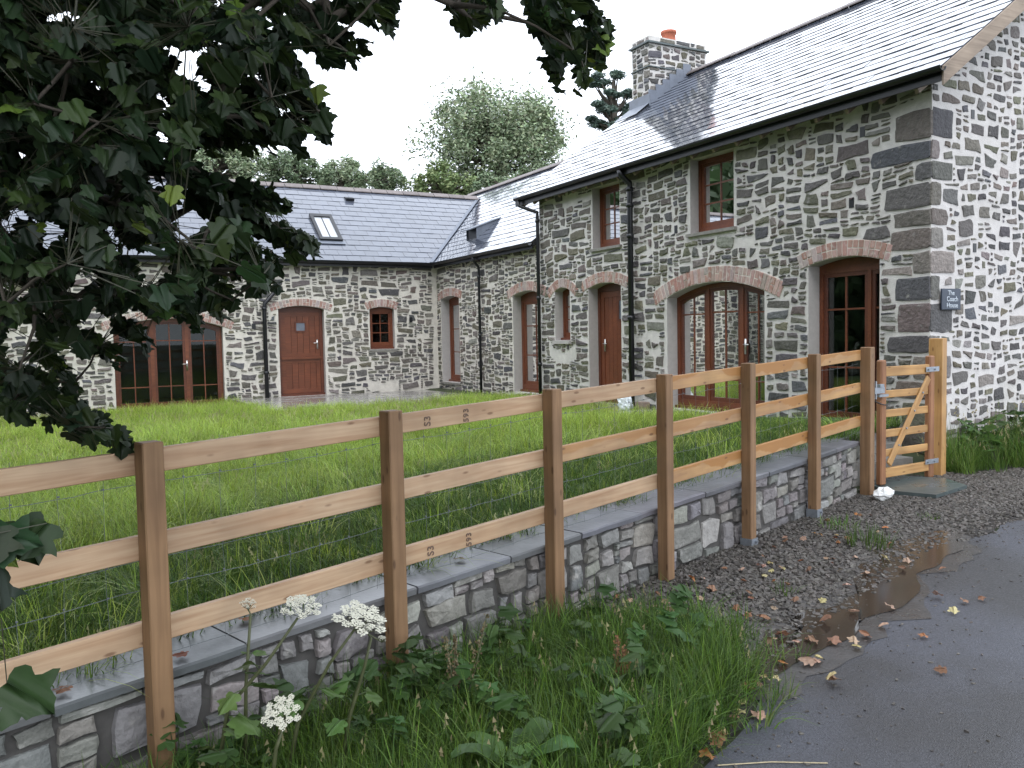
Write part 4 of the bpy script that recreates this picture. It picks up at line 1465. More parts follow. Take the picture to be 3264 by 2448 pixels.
for ln, sl in ((.604, .0325), (.275, .0360), (-.062, .0395)):
    cuts = [-1.9, 1.142, 3.39, 5.575, 6.64] if ln != .275 else [-1.9, 0, 2.282, 4.48, 6.64]
    for a, e in zip(cuts[:-1], cuts[1:]):
        def zc(s): return ln + sl * s - .047
        rl = beam('rail', fw(a + .004, .041 + .018, zc(a)), fw(e - .004, .041 + .018, zc(e)), .034, .094, M['rail'], fence, bev=.003)
        t = sstep(1.5, 5.0, (a + e) / 2)
        ca, cb = (.53, .37, .235), (.46, .27, .11)
        q = rng.uniform(.92, 1.08)
        rl.color = tuple(q * (ca[i] * (1 - t) + cb[i] * t) for i in range(3)) + (sstep(2.2, 4.2, (a + e) / 2) * .85,)
        if abs(a - 1.142) < .01:
            # grading stamps printed on the face
            for (ss, txt, sz) in ((1.40, 'S3', .058), (1.66, '593', .050)):
                me = text_geo(txt, sz); me.materials.clear(); me.materials.append(M['ink'])
                dd = (fw(e, 0, zc(e)) - fw(a, 0, zc(a))).normalized()
                m_ = frame_m(fw(ss, .041 - .0012, zc(ss) - .006), Vector((0, 0, 1)), -FN)
                put(bpy.data.objects.new('stamp', me), m_, rl)
# wire netting behind the rails
b = MB()
off = .041 + .036 + .004
hz = [(.47, .033), (.17, .0365), (.055, .037), (-.16, .0395), (-.22, .0395), (.40, .033)]
rw_ = random.Random(12)
for (z0, sl) in hz[:5]:
    pts = []
    s_ = -1.9
    while s_ < 6.66:
        pts.append(fw(s_, off + rw_.uniform(-.002, .002), z0 + sl * s_ + rw_.uniform(-.003, .003) - .010 * math.sin((s_ % 1.12) / 1.12 * math.pi)))
        s_ += .075
    b.tube(pts, .0014, 4, cap=False)
s_ = -1.85
while s_ < 6.6:
    pts = [fw(s_ + rw_.uniform(-.006, .006), off + .001, z) for z in (.62 + .0325 * s_, .47 + .033 * s_, .17 + .0365 * s_, .055 + .037 * s_, -.16 + .0395 * s_, -.235 + .0385 * s_)]
    b.tube(pts, .0009, 3, cap=False)
    for z in (.47 + .033 * s_, .17 + .0365 * s_, .055 + .037 * s_, -.16 + .0395 * s_):
        p = fw(s_, off, z); b.obox(p, FD * .004, FN * .0025, Vector((0, 0, .003)))
    s_ += .155
subm(b, 'wire_netting', 'wire', fence)

# ------------------------------------------------------------------ gate
LS, HS = Vector((-1.592, -.612, 0)), Vector((-.81, -.57, 0))
gd = (HS - LS).normalized(); gn = Vector((gd.y, -gd.x, 0))        # gn towards the road
Z = Vector((0, 0, 1))
gate = empty('garden_gate', LS + Z * -.5, 'five barred timber garden gate with diagonal brace', 'gate')
beam('stile', LS + Z * -.492, LS + Z * .715, .085, .062, M['gatestile'], gate, up=gn, bev=.012)
beam('stile', HS + Z * -.50, HS + Z * .735, .085, .062, M['gatestile'], gate, up=gn, bev=.012)
for (z0, z1, th) in ((.555, .649, .045), (.348, .419, .022), (.160, .232, .022), (-.035, .040, .022), (-.222, -.150, .022), (-.425, -.335, .045)):
    beam('bar', LS + gd * .04 + Z * ((z0 + z1) / 2), HS - gd * .04 + Z * ((z0 + z1) / 2), th, z1 - z0, M['gatewood'], gate, bev=.004)
A_, B_ = LS + gd * .085 + Z * -.30 + gn * .023, HS - gd * .055 + Z * .52 + gn * .023
beam('brace', A_, B_, .024, .075, M['gatewood'], gate, bev=.008)
b = MB()
for t in (.22, .41, .61, .82):
    p = A_ + (B_ - A_) * t + gn * .012
    b.tube([p, p + gn * .008], [.011, .008], 8)
subm(b, 'bolt_heads', 'zinc', gate)
for z in (.60, -.33):
    b = MB(); b.obox(HS - gd * .01 + gn * .036 + Z * z, gd * .11, gn * .003, Z * .024)
    b.tube([HS - gd * .08 + gn * .038 + Z * z, HS - gd * .08 + gn * .05 + Z * z], .012, 6); b.tube([HS + gd * .03 + gn * .038 + Z * z, HS + gd * .03 + gn * .05 + Z * z], .012, 6)
    subm(b, 'hinge', 'zinc', gate)
b = MB(); p = LS - gd * .12 + gn * .06 + Z * .43
b.obox(p, gd * .075, gn * .01, Z * .028); b.obox(p + gd * .06 - Z * .05, gd * .07, gn * .012, Z * .012); b.tube([p - gd * .05 - Z * .08, p - gd * .05 + Z * .09], .011, 6)
b.obox(p + gd * .02 + Z * .045, gd * .03, gn * .02, Z * .015)
subm(b, 'latch', 'zinc', gate)
b = MB(); pts = []
for k in range(22):
    a = k / 21
    pts.append(LS + gd * (-.26 + .36 * a) + gn * (.07 - .05 * abs(2 * a - 1) ** 3) + Z * (.375 - .055 * math.sin(a * math.pi * .9) - .05 * a))
b.tube(pts, [.007 if k % 2 else .0045 for k in range(22)], 6); subm(b, 'chain', 'black', gate)
hp = empty('gate_post', (-.57, -.49, -.6), 'stout square gate post standing against the house corner', 'post')
beam('post_shaft', (-.57, -.49, -.62), (-.57, -.49, .905), .135, .135, M['gatewood'], hp, up=FN, bev=.006)
# stone step and slab at the gate
b = MB(); b.box((-1.75, -.32, -.72), (-.72, .05, -.33)); b.box((-1.6, .05, -.72), (-.4, .4, -.24))
stp = subm(b, 'stone_step', 'sill', None); tag(stp, 'rough dark stone steps behind the garden gate', 'step')
b = MB()
P = [(-1.60, -.40), (-1.05, -.44), (-.86, -.78), (-1.03, -1.12), (-1.60, -1.20), (-1.74, -.82)]
b.add([(x, y, ground_z(x, y) + .012 if k == 0 else ground_z(x, y) + .045) for k in (0, 1) for x, y in P], [tuple(range(6)), tuple(range(6, 12))] + [(k, (k + 1) % 6, 6 + (k + 1) % 6, 6 + k) for k in range(6)])
tag(subm(b, 'slate_slab', 'slab', None), 'flat blue grey slate slab lying before the gate', 'slab')


def lump(name, c, rad, m, seed, sq=(1, 1, 1), n1=12, n2=8, amp=.25, fq=2.2):
    b = MB(); c = Vector(c); v = []
    for j in range(n2 + 1):
        th = math.pi * j / n2
        for i in range(n1):
            ph = 2 * math.pi * i / n1
            d = Vector((math.sin(th) * math.cos(ph), math.sin(th) * math.sin(ph), math.cos(th)))
            q = 1 + amp * noise.noise(d * fq + Vector((seed, 0, 0))) + amp * .5 * noise.noise(d * fq * 2.6 + Vector((0, seed, 0)))
            v.append(c + Vector((d.x * sq[0], d.y * sq[1], d.z * sq[2])) * rad * q)
    b.add(v, [(j * n1 + i, j * n1 + (i + 1) % n1, (j + 1) * n1 + (i + 1) % n1, (j + 1) * n1 + i) for j in range(n2) for i in range(n1)])
    return subm(b, name, m, None, amp < .2)
tag(lump('white_stone', (-1.97, -.93, -.49), .095, 'quartz', 3.1, (1.25, .7, .62), amp=.45), 'white quartz stone at the foot of the latch post', 'stone')
tag(lump('plastic_bag', (-.40, 5.15, -.14), .17, 'white', 5.2, (.62, .75, 1.15), 20, 14, .55, 3.0), 'crumpled white plastic bag beside the house wall', 'bag')
b = MB(); b.box((-.16, 4.98, -.32), (-.03, 5.2, -.10)); tag(subm(b, 'brown_block', 'brownblock', None), 'brown stone block leaning by the white bag', 'block')
b = MB(); b.box((-.42, 5.7, -.30), (-.03, 6.85, -.215)); tag(subm(b, 'door_step', 'sill', None), 'grey slab step below the narrow plank door', 'step')
# ------------------------------------------------------------------ vegetation helpers
HID = bpy.data.collections.new('scatter_sources')
M['grass'] = mat('grass_blade', rough=.5, var=0, attr=True, rnd=.28, trans=.35, spec=.35)
M['leafA'] = mat('sycamore_leaf', rough=.48, var=.15, vscale=30, attr=True, rnd=.30, trans=.22, spec=.35)
M['leafB'] = mat('tree_leaf', rough=.6, var=0, attr=True, spec=.3)
M['bark'] = mat('bark', (.07, .058, .045), .9, .3, 14, .6, 40)
M['stalk'] = mat('green_stalk', (.075, .085, .035), .6, .3, 30)
M['umbel'] = mat('white_umbel', (.72, .71, .60), .8, .12, 60, trans=.2)
M['dead'] = mat('fallen_leaf', rough=.65, var=.3, vscale=60, attr=True, trans=.12)


def tuft(name, n, h, spread, w, cols, seed, bend=.5, seg=3, heads=0.0, headcol=(.35, .31, .17), dirn=None, fan=1.0):
    r = random.Random(seed)
    v = []; f = []; c = []
    for _ in range(n):
        a = r.uniform(0, 2 * math.pi); rr = spread * math.sqrt(r.random())
        x, y = rr * math.cos(a), rr * math.sin(a)
        hh = h * r.uniform(.5, 1.15); ww = w * r.uniform(.6, 1.2)
        az = a + r.uniform(-1.2, 1.2) if dirn is None else dirn + r.gauss(0, .6)
        dx, dy = math.cos(az), math.sin(az)
        px, py = -dy, dx
        bd = bend * r.uniform(.3, 1.3)
        col = r.choice(cols); k = r.uniform(.75, 1.25); col = tuple(q * k for q in col)
        b0 = len(v)
        for i in range(seg + 1):
            t = i / seg
            ang = bd * t * 1.5
            lx = hh * (t * .25 * fan + (1 - math.cos(ang)) * .75) * min(1, bd * 1.5)
            lz = hh * (math.sin(min(ang, 2.4)) / max(ang, .01)) * t if ang > .01 else hh * t
            cx, cy = x + dx * lx, y + dy * lx
            wd = ww * (1 - t ** 1.8) * .5 + .0004
            if i == seg:
                v.append((cx, cy, lz)); c.append(tuple(min(1, q * 1.1) for q in col))
            else:
                v += [(cx - px * wd, cy - py * wd, lz), (cx + px * wd, cy + py * wd, lz)]; c += [col, col]
        for i in range(seg - 1):
            f.append((b0 + 2 * i, b0 + 2 * i + 1, b0 + 2 * i + 3, b0 + 2 * i + 2))
        f.append((b0 + 2 * seg - 2, b0 + 2 * seg - 1, b0 + 2 * seg))
        if r.random() < heads:
            tx, ty, tz = v[-1]
            b1 = len(v)
            for q in range(4):
                s = r.uniform(.010, .02)
                o = (tx + r.uniform(-.012, .012), ty + r.uniform(-.012, .012), tz + q * .014 - .02)
                v += [(o[0] - s * .5, o[1], o[2]), (o[0] + s * .5, o[1] + s * .3, o[2] + s * .3), (o[0], o[1], o[2] + s * 1.6)]
                c += [headcol] * 3
                f.append((b1 + 3 * q, b1 + 3 * q + 1, b1 + 3 * q + 2))
    me = mesh(name, v, f, [M['grass']], c)
    o = bpy.data.objects.new(name, me)
    return o


def scatter(name, me_obj, sources, density, smin, smax, seed, dens_attr=None, tilt=.12, kind='stuff', label=None, cat=None, align=False):
    """geometry-node scatter of small source meshes over a surface"""
    col = bpy.data.collections.new(name + '_src')
    for s in sources: col.objects.link(s)
    ng = bpy.data.node_groups.new(name, 'GeometryNodeTree')
    ng.interface.new_socket('Geometry', in_out='INPUT', socket_type='NodeSocketGeometry')
    ng.interface.new_socket('Geometry', in_out='OUTPUT', socket_type='NodeSocketGeometry')
    N, L = ng.nodes, ng.links
    gi, go = N.new('NodeGroupInput'), N.new('NodeGroupOutput')
    dp = N.new('GeometryNodeDistributePointsOnFaces'); dp.inputs['Density'].default_value = density; dp.inputs['Seed'].default_value = seed
    L.new(gi.outputs[0], dp.inputs['Mesh'])
    if dens_attr:
        na = N.new('GeometryNodeInputNamedAttribute'); na.data_type = 'FLOAT'; na.inputs[0].default_value = dens_attr
        mu = N.new('ShaderNodeMath'); mu.operation = 'MULTIPLY'; mu.inputs[1].default_value = density
        L.new(na.outputs[0], mu.inputs[0]); L.new(mu.outputs[0], dp.inputs['Density'])
    ci = N.new('GeometryNodeCollectionInfo'); ci.inputs[0].default_value = col; ci.inputs[1].default_value = True; ci.inputs[2].default_value = True
    ip = N.new('GeometryNodeInstanceOnPoints'); ip.inputs['Pick Instance'].default_value = True
    L.new(dp.outputs[0], ip.inputs['Points']); L.new(ci.outputs[0], ip.inputs['Instance'])
    rv = N.new('FunctionNodeRandomValue'); rv.data_type = 'FLOAT_VECTOR'
    rv.inputs[0].default_value = (-tilt, -tilt, 0); rv.inputs[1].default_value = (tilt, tilt, 6.283)
    L.new(rv.outputs[0], ip.inputs['Rotation'])
    rs = N.new('FunctionNodeRandomValue'); rs.data_type = 'FLOAT'; rs.inputs[2].default_value = smin; rs.inputs[3].default_value = smax
    rs.inputs['Seed'].default_value = seed + 5
    L.new(rs.outputs[1], ip.inputs['Scale'])
    L.new(ip.outputs[0], go.inputs[0])
    md = me_obj.modifiers.new('scatter', 'NODES'); md.node_group = ng
    if kind: me_obj['kind'] = kind
    return me_obj


def area_obj(name, xs, ys, zf, keep, dens=None):
    o = grid_sheet(name, xs, ys, zf, M['turf'], keep, False)
    if dens:
        a = o.data.attributes.new('dens', 'FLOAT', 'POINT')
        a.data.foreach_set('value', [max(0.0, dens(v.co.x, v.co.y)) for v in o.data.vertices])
    return o


G1 = [(.13, .205, .026), (.17, .255, .034), (.215, .305, .05), (.10, .168, .022)]
G2 = [(.27, .385, .055), (.33, .43, .08), (.23, .355, .045), (.37, .44, .12)]
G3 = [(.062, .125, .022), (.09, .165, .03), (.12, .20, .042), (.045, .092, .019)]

# ---- lawn grass: long meadow grass, partly laid over
tl = [tuft('meadow_tuft', 40, .17, .13, .0042, G1 + G2, i, .95, 3, .0) for i in range(4)]
tnear = [tuft('clover_tuft', 30, .15, .12, .0065, G3, 10 + i, .9, 3, .0) for i in range(3)]
tl2 = [tuft('laid_tuft', 26, .32, .11, .0055, G1[2:] + G2 + G2, 20 + i, 1.4, 4, .0, dirn=.6) for i in range(3)]
tpale = [tuft('pale_tuft', 26, .17, .11, .0045, G2, 40 + i, .5, 3, .12, (.34, .35, .17)) for i in range(3)]
def lawn_ok(x, y):
    if not lawn_keep(x, y): return False
    if -5.1 < x < 0 and y > 9.5 + .5 * noise.noise(Vector((x * 1.3, 3, 1))): return False
    if -.98 < x and .5 < y < 4.95: return False
    q = project((x, y, lawn_z(x, y) + .1))
    return q is not None and -.12 < q[0] < 1.05 and y < 13.4
def dist(x, y): return math.hypot(x - CAMP.x, y - CAMP.y)
def d_near(x, y):
    d = dist(x, y); return 1.0 if d < 8 else (8 / d) ** .9
near_a = area_obj('lawn_grass', steps(-12, 0, .2), steps(-3.6, 13.5, .2), lambda x, y: lawn_z(x, y) - .004, lawn_ok, lambda x, y: d_near(x, y) * (.25 + .75 * sstep(1.5, 4.0, fs(x, y)[1] + noise.noise(Vector((x * .6, y * .6, 7))) * 1.5)) * (1 - .6 * sstep(.1, .4, noise.noise(Vector((x * .5, y * .5, 2))))))
scatter('lawn_grass', near_a, tl, 125, .55, 1.05, 1, 'dens', .15)
tag(near_a, 'long soft green grass covering the lawn', 'grass')
dark_a = area_obj('shaded_grass', steps(-12, 0, .25), steps(-3.6, 6, .25), lambda x, y: lawn_z(x, y) - .004, lawn_ok, lambda x, y: 1 - sstep(1.2, 4.2, fs(x, y)[1] + noise.noise(Vector((x * .6, y * .6, 7))) * 1.5))  # short clover; its darker greens also paint in the sycamore's shade
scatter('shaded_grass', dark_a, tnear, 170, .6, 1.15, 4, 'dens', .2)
tag(dark_a, 'short green grass behind the fence, darkened for sycamore shade', 'grass')
laid_a = area_obj('laid_grass', steps(-12, 0, .25), steps(-3.6, 13.5, .25), lambda x, y: lawn_z(x, y) - .004, lawn_ok, lambda x, y: d_near(x, y) * (.2 + 1.3 * sstep(.0, .35, noise.noise(Vector((x * .5, y * .5, 2))))) * (.15 + 1.5 * sstep(2.0, 3.5, fs(x, y)[1])))
scatter('laid_grass', laid_a, tl2, 150, .6, 1.1, 2, 'dens', .1)
tag(laid_a, 'patches of flattened pale grass in the lawn', 'grass')
pale_a = area_obj('seeding_grass', steps(-12, 0, .25), steps(-3.6, 13.5, .25), lambda x, y: lawn_z(x, y) - .004, lawn_ok, lambda x, y: .12 + 1.1 * sstep(9, 16, dist(x, y)) + (.9 if (x > -1.2 and y > 4.9) else 0))
scatter('seeding_grass', pale_a, tpale, 26, .6, 1.15, 3, 'dens', .12)
tag(pale_a, 'pale seeding grass standing before the far walls', 'grass')

# ---- roadside verge
VERGE = [(-8.9, -2.85), (-6.0, -1.97), (-5.62, -2.28), (-5.45, -2.62), (-5.62, -2.98), (-6.02, -3.30), (-6.45, -3.52), (-7.0, -3.72), (-9.5, -4.6), (-10.5, -3.4)]
def inpoly(x, y, P):
    c = False; j = len(P) - 1
    for i in range(len(P)):
        if (P[i][1] > y) != (P[j][1] > y) and x < (P[j][0] - P[i][0]) * (y - P[i][1]) / (P[j][1] - P[i][1]) + P[i][0]: c = not c
        j = i
    return c
def vok(x, y): return inpoly(x, y, VERGE) and fs(x, y)[1] < .06
va = area_obj('verge_grass', steps(-10.6, -5.2, .1), steps(-4.7, -1.8, .1), lambda x, y: ground_z(x, y), vok, lambda x, y: 1)
vt = [tuft('verge_tuft', 32, .30, .08, .0052, G3 + [(.13, .24, .035)], 60 + i, .9, 4, .04) for i in range(4)]
scatter('verge_grass', va, vt, 260, .55, 1.05, 7, 'dens', .25)
tag(va, 'lush dark green grass on the verge below the wall', 'grass')
VE = [(-5.9, -1.85), (-5.35, -2.2), (-5.15, -2.62), (-5.35, -3.05), (-5.85, -3.42), (-6.4, -3.68), (-6.6, -3.5), (-6.1, -3.2), (-5.7, -2.9), (-5.6, -2.4), (-6.1, -2.0)]
vea = area_obj('verge_edge_grass', steps(-6.8, -5, .08), steps(-3.8, -1.8, .08), lambda x, y: ground_z(x, y) + .004, lambda x, y: inpoly(x, y, VE), lambda x, y: .3 + .9 * sstep(-.1, .3, noise.noise(Vector((x * 3, y * 3, 5)))))
scatter('verge_edge_grass', vea, [tuft('edge_tuft', 12, .16, .05, .006, G3 + [(.15, .2, .06)], 70 + i, 1.0, 3) for i in range(3)], 90, .5, 1.2, 31, 'dens', .3)
tag(vea, 'thin straggling grass where the verge meets the gravel', 'grass')
# sparse blades along the verge edge, and the bank by the gable
BANK = [(-.35, -.66), (.5, -.9), (3.6, -.75), (3.6, -.02), (.02, -.02), (-.42, -.35)]
ba = area_obj('bank_grass', steps(-.6, 3.6, .1), steps(-1.0, 0, .1), lambda x, y: ground_z(x, y), lambda x, y: inpoly(x, y, BANK), lambda x, y: .35 + 1.1 * sstep(-.2, .4, noise.noise(Vector((x * 2.2, y * 2.2, 9)))))
bt = [tuft('bank_tuft', 26, .42, .09, .0065, G3 + [(.12, .24, .04)], 80 + i, .7, 4, .03) for i in range(3)] + [tuft('bank_straw', 8, .6, .08, .0035, [(.20, .24, .08), (.16, .22, .06)], 90, .4, 3, .5)]
scatter('bank_grass', ba, bt, 300, .25, 1.15, 9, 'dens', .2)
tag(ba, 'tall tangled grass at the foot of the gable wall', 'grass')

# grass tufts growing through the chippings: single things
for i, (x, y, n, h, lab) in enumerate(((-3.31, -1.86, 110, .17, 'round green grass tuft in the gravel nearest the puddle'), (-3.06, -1.36, 60, .11, 'thin grass tuft in the gravel below a fence post'), (-4.62, -2.28, 26, .09, 'small grass tuft in the gravel near the verge'), (-2.3, -1.62, 22, .07, 'tiny grass tuft in the gravel towards the gate'))):
    o = tuft('grass_tuft', n, h, .17 if i == 0 else .15 if i == 1 else .08, .006, G3 + [(.10, .2, .06)], 200 + i, .8, 4)
    put(o, Matrix.Translation((x, y, ground_z(x, y)))); tag(o, lab, 'grass tuft', 'grass tufts in the gravel')

# ---- slate chippings
def chip(seed):
    r = random.Random(seed)
    n = r.choice((4, 5, 6)); a = r.uniform(.014, .026); bq = a * r.uniform(.45, .8); h = r.uniform(.004, .009)
    P = [(a * math.cos(2 * math.pi * (k + r.uniform(-.3, .3)) / n), bq * math.sin(2 * math.pi * (k + r.uniform(-.3, .3)) / n)) for k in range(n)]
    v = [(x, y, -h) for x, y in P] + [(x * .92, y * .92, h) for x, y in P]
    f = [tuple(range(n))[::-1], tuple(range(n, 2 * n))] + [(k, (k + 1) % n, n + (k + 1) % n, n + k) for k in range(n)]
    return bpy.data.objects.new('chip', mesh('chip', v, f, [M['chip']]))
GPOLY = [(x, y) for x, y in gin] + [(x, y) for x, y in reversed(gout)]
def gok(x, y): return inpoly(x, y, GPOLY) and not vok(x + .1, y) and not inpoly(x, y, BANK)
ga = area_obj('gravel', steps(-7, 1.2, .1), steps(-3.2, .2, .1), lambda x, y: ground_z(x, y) + .004, gok, lambda x, y: .25 + .75 * sstep(0, .45, (y - min(edge_r, key=lambda e: abs(e[0] - x))[1])) )
ga.data.materials.clear(); ga.data.materials.append(M['bed'])
scatter('gravel', ga, [chip(i) for i in range(7)], 2300, .6, 1.35, 15, 'dens', .45)
tag(ga, 'dark slate chippings between the wall and the road', 'gravel')
gr_ = area_obj('road_grit', steps(-7.5, 1.5, .15), steps(-5.2, -1.4, .15), lambda x, y: ground_z(x, y) + .006, lambda x, y: y < min(edge_r, key=lambda e: abs(e[0] - x))[1] + .05 and not inpoly(x, y, VERGE), lambda x, y: .06 + 1.2 * math.exp(-3.2 * max(0, min(edge_r, key=lambda e: abs(e[0] - x))[1] - y)))
gr_.data.materials.clear(); gr_.data.materials.append(M['road'])
scatter('road_grit', gr_, [chip(50 + i) for i in range(5)], 260, .12, .55, 17, 'dens', .3)
tag(gr_, 'loose grit washed onto the edge of the tarmac', 'grit')

# ---- sycamore leaf (five lobed), unit size about 1 across, stalk at the origin, blade towards +X
def leaf_geo(r, curl=.18):
    half = [(.0, .0), (-.07, .11), (-.11, .26), (-.06, .40), (.04, .43), (.13, .41), (.21, .34), (.28, .45), (.38, .56), (.50, .63), (.53, .50), (.585, .40), (.60, .29), (.69, .29), (.78, .23), (.86, .13), (1.0, .0)]
    up = [(x + r.uniform(-.015, .015), y * r.uniform(.93, 1.07)) for x, y in half]
    dn = [(x + r.uniform(-.015, .015), -y * r.uniform(.93, 1.07)) for x, y in half[1:-1]]
    mid = [(.18, 0), (.42, 0), (.68, 0)]
    v = []
    def zz(x, y): return -.55 * curl * x * x - curl * .9 * abs(y) * (1 - .3 * x) + .05 * math.sin(9 * y + 4 * x)
    for x, y in up + dn + mid: v.append((x, y, zz(x, y)))
    n = len(up); m0 = n + len(dn)
    f = []
    for ids in (list(range(n)) + [m0 + 2, m0 + 1, m0], [0] + list(range(n, m0)) + [n - 1, m0 + 2, m0 + 1, m0]):
        for t in geometry.tessellate_polygon([[Vector((v[i][0], v[i][1], 0)) for i in ids]]):
            f.append(tuple(ids[q] for q in t))
    return v, f


LEAVES = [leaf_geo(random.Random(300 + i), c) for i, c in enumerate((.12, .25, .4, .2, .55, .33))]
def unp(xd, yd, depth):
    return CAMP + (CF + CR * ((xd / 2212 - .5) / FPX) - CU * ((yd / 2212 - .375) / FPX)) * depth


def place_leaf(geo, P, d, nrm, size):
    x = Vector(d).normalized(); z = Vector(nrm); z = z - x * z.dot(x)
    z = z.normalized() if z.length > 1e-4 else x.orthogonal().normalized()
    y = z.cross(x)
    return [P + (x * a + y * b_ + z * c) * size for a, b_, c in geo[0]]


# ------------------------------------------------------------------ sycamore hanging in from the left
syc = empty('sycamore_tree', (-9.75, -1.5, -.36), 'big dark leafed sycamore overhanging the fence from the left', 'tree')
SYC_C = Vector((-9.9, -1.6, 0))
r = random.Random(77)
REG = [  # polygon (picture units of 2212), number of leaves, depth range, size range
    ([(-60, -60), (600, -60), (590, 90), (500, 230), (415, 300), (390, 420), (400, 500), (440, 590), (390, 655), (240, 725), (140, 800), (70, 830), (-60, 840)], 3100, (2.2, 4.3), (.05, .083)),
    ([(-60, -60), (330, -60), (330, 250), (300, 480), (330, 580), (230, 670), (100, 770), (-60, 800)], 1700, (2.6, 4.7), (.058, .09)),
    ([(560, -60), (862, -60), (850, 55), (795, 95), (765, 130), (705, 135), (650, 90), (560, 70)], 170, (2.6, 3.9), (.058, .085)),
    ([(470, 60), (640, 95), (690, 200), (712, 300), (665, 285), (570, 315), (500, 310), (430, 280)], 170, (2.5, 3.8), (.058, .085)),
    ([(380, 480), (500, 485), (560, 510), (610, 560), (600, 610), (515, 635), (500, 660), (440, 665), (330, 710), (270, 735), (380, 620)], 200, (2.4, 3.6), (.055, .085)),
    ([(560, 495), (650, 485), (692, 545), (600, 570)], 26, (3.3, 3.8), (.06, .09)),
    ([(440, 385), (560, 400), (625, 440), (560, 465), (440, 470)], 45, (3.0, 3.6), (.07, .10)),
    ([(0, 790), (90, 840), (170, 880), (290, 965), (245, 970), (140, 935), (60, 905), (0, 885)], 75, (2.9, 3.6), (.055, .085)),
    ([(965, -60), (1090, -60), (1072, 25), (1005, 58), (975, 45)], 60, (3.2, 4.2), (.065, .095)),
    ([(1125, -60), (1295, -60), (1318, 90), (1290, 140), (1255, 185), (1200, 182), (1172, 110), (1150, 40)], 120, (3.2, 4.2), (.06, .09)),
    ([(-40, 1140), (80, 1150), (105, 1200), (60, 1250), (-40, 1275)], 9, (2.2, 2.5), (.10, .14)),
    ([(20, 1470), (60, 1475), (60, 1500), (25, 1500)], 1, (2.1, 2.2), (.14, .145)),
]
GREEN = [(.016, .034, .014), (.019, .041, .015), (.025, .05, .016), (.014, .030, .014), (.036, .068, .018)]
items = []
for (poly, cnt, dr, sr) in REG:
    xs_ = [p[0] for p in poly]; ys_ = [p[1] for p in poly]
    k = 0
    while k < cnt:
        x, y = r.uniform(min(xs_), max(xs_)), r.uniform(min(ys_), max(ys_))
        if not inpoly(x, y, poly): continue
        if cnt > 100 and noise.noise(Vector((x / 75, y / 75, cnt * .01))) < (-.24 + .32 * sstep(150, 650, y) + .14 * sstep(250, 500, x)): continue
        k += 1
        items.append((unp(x, y, r.uniform(*dr)), r.uniform(*sr), True))
# drooping sprays that fray the edge of the crown
SPRAY = [(560, 110, 700, 250), (600, 150, 712, 300), (540, 180, 690, 270), (520, 230, 650, 320), (480, 260, 590, 330), (430, 300, 560, 320), (640, 40, 790, 110), (700, 20, 860, 60), (700, 60, 770, 135), (600, 60, 730, 130), (420, 420, 620, 440),
         (480, 470, 690, 545), (440, 520, 610, 570), (430, 560, 600, 620), (420, 600, 515, 650), (380, 630, 500, 675), (330, 650, 440, 705), (250, 690, 330, 755), (180, 730, 260, 790), (100, 770, 170, 845), (30, 800, 200, 905), (60, 830, 290, 968),
         (1150, 0, 1210, 185), (1200, 0, 1260, 190), (1250, 0, 1318, 90), (1275, 20, 1298, 140), (990, -20, 1000, 60), (1050, -20, 1075, 30), (300, 250, 480, 330), (340, 360, 480, 420), (500, 90, 640, 190), (450, 150, 600, 290)]
for (x0, y0, x1, y1) in SPRAY:
    dep = r.uniform(2.9, 3.7)
    L = math.hypot(x1 - x0, y1 - y0); n_ = max(5, int(L / 11))
    for k in range(n_):
        t = (k + .5) / n_
        sag = 14 * math.sin(t * math.pi)
        px_, py_ = x0 + (x1 - x0) * t, y0 + (y1 - y0) * t - sag
        for sd_ in (-1, 1):
            items.append((unp(px_ + r.uniform(-9, 9), py_ + sd_ * r.uniform(2, 15), dep + r.uniform(-.12, .12)), r.uniform(.055, .09) * (1.1 - .35 * t), True))
# the rest of the crown, above and behind the picture
k = 0
while k < 7600:
    q = Vector((r.gauss(0, 1), r.gauss(0, 1), r.gauss(0, 1))).normalized() * (r.random() ** .4)
    P = SYC_C + Vector((.3, .3, 5.4)) + Vector((q.x * 5.0, q.y * 5.0, q.z * 3.4))
    if k > 5000: P = Vector((-6.6, -3.2, 6.0)) + Vector((q.x * 4.2, q.y * 3.4, q.z * 1.9))
    if P.z < 1.7: continue
    pr = project(P)
    if pr and -.07 < pr[0] < 1.05 and -.06 < pr[1] < .8: continue
    if (P - CAMP).length < 1.3: continue
    k += 1
    items.append((P, r.uniform(.20, .30), False))
# skeleton: nodes picked among the leaves, each joined to the nearest node nearer the trunk
root_pts = [Vector((-9.75, -1.5, -.5)), Vector((-9.78, -1.52, .6)), Vector((-9.7, -1.5, 1.8)), Vector((-9.85, -1.65, 3.0)), Vector((-9.7, -1.7, 4.4)), Vector((-9.5, -1.4, 6.2))]
nodes = [(p, -1 if i == 0 else i - 1) for i, p in enumerate(root_pts)]
cand = [P for (P, s, vis) in items if vis]
r.shuffle(cand); cand = cand[:480]
cand2 = [P for (P, s, vis) in items if not vis]; r.shuffle(cand2); cand += cand2[:130]
cand.sort(key=lambda P: (P - root_pts[2]).length)
for P in cand:
    best, bd_ = None, 1e9
    for i, (Q, pa) in enumerate(nodes[1:], 1):
        dd = (P - Q).length + .30 * max(0, (Q - root_pts[2]).length - (P - root_pts[2]).length) * 3
        if dd < bd_: best, bd_ = i, dd
    nodes.append((P + Vector((0, 0, .02)), best))
desc = [1] * len(nodes)
for i in range(len(nodes) - 1, 0, -1): desc[nodes[i][1]] += desc[i]
b = MB()
b.tube(root_pts, [.24, .20, .17, .13, .10, .05], 12)
trunk = b.build('trunk', [M['bark']], syc, True, col=False)
b = MB()
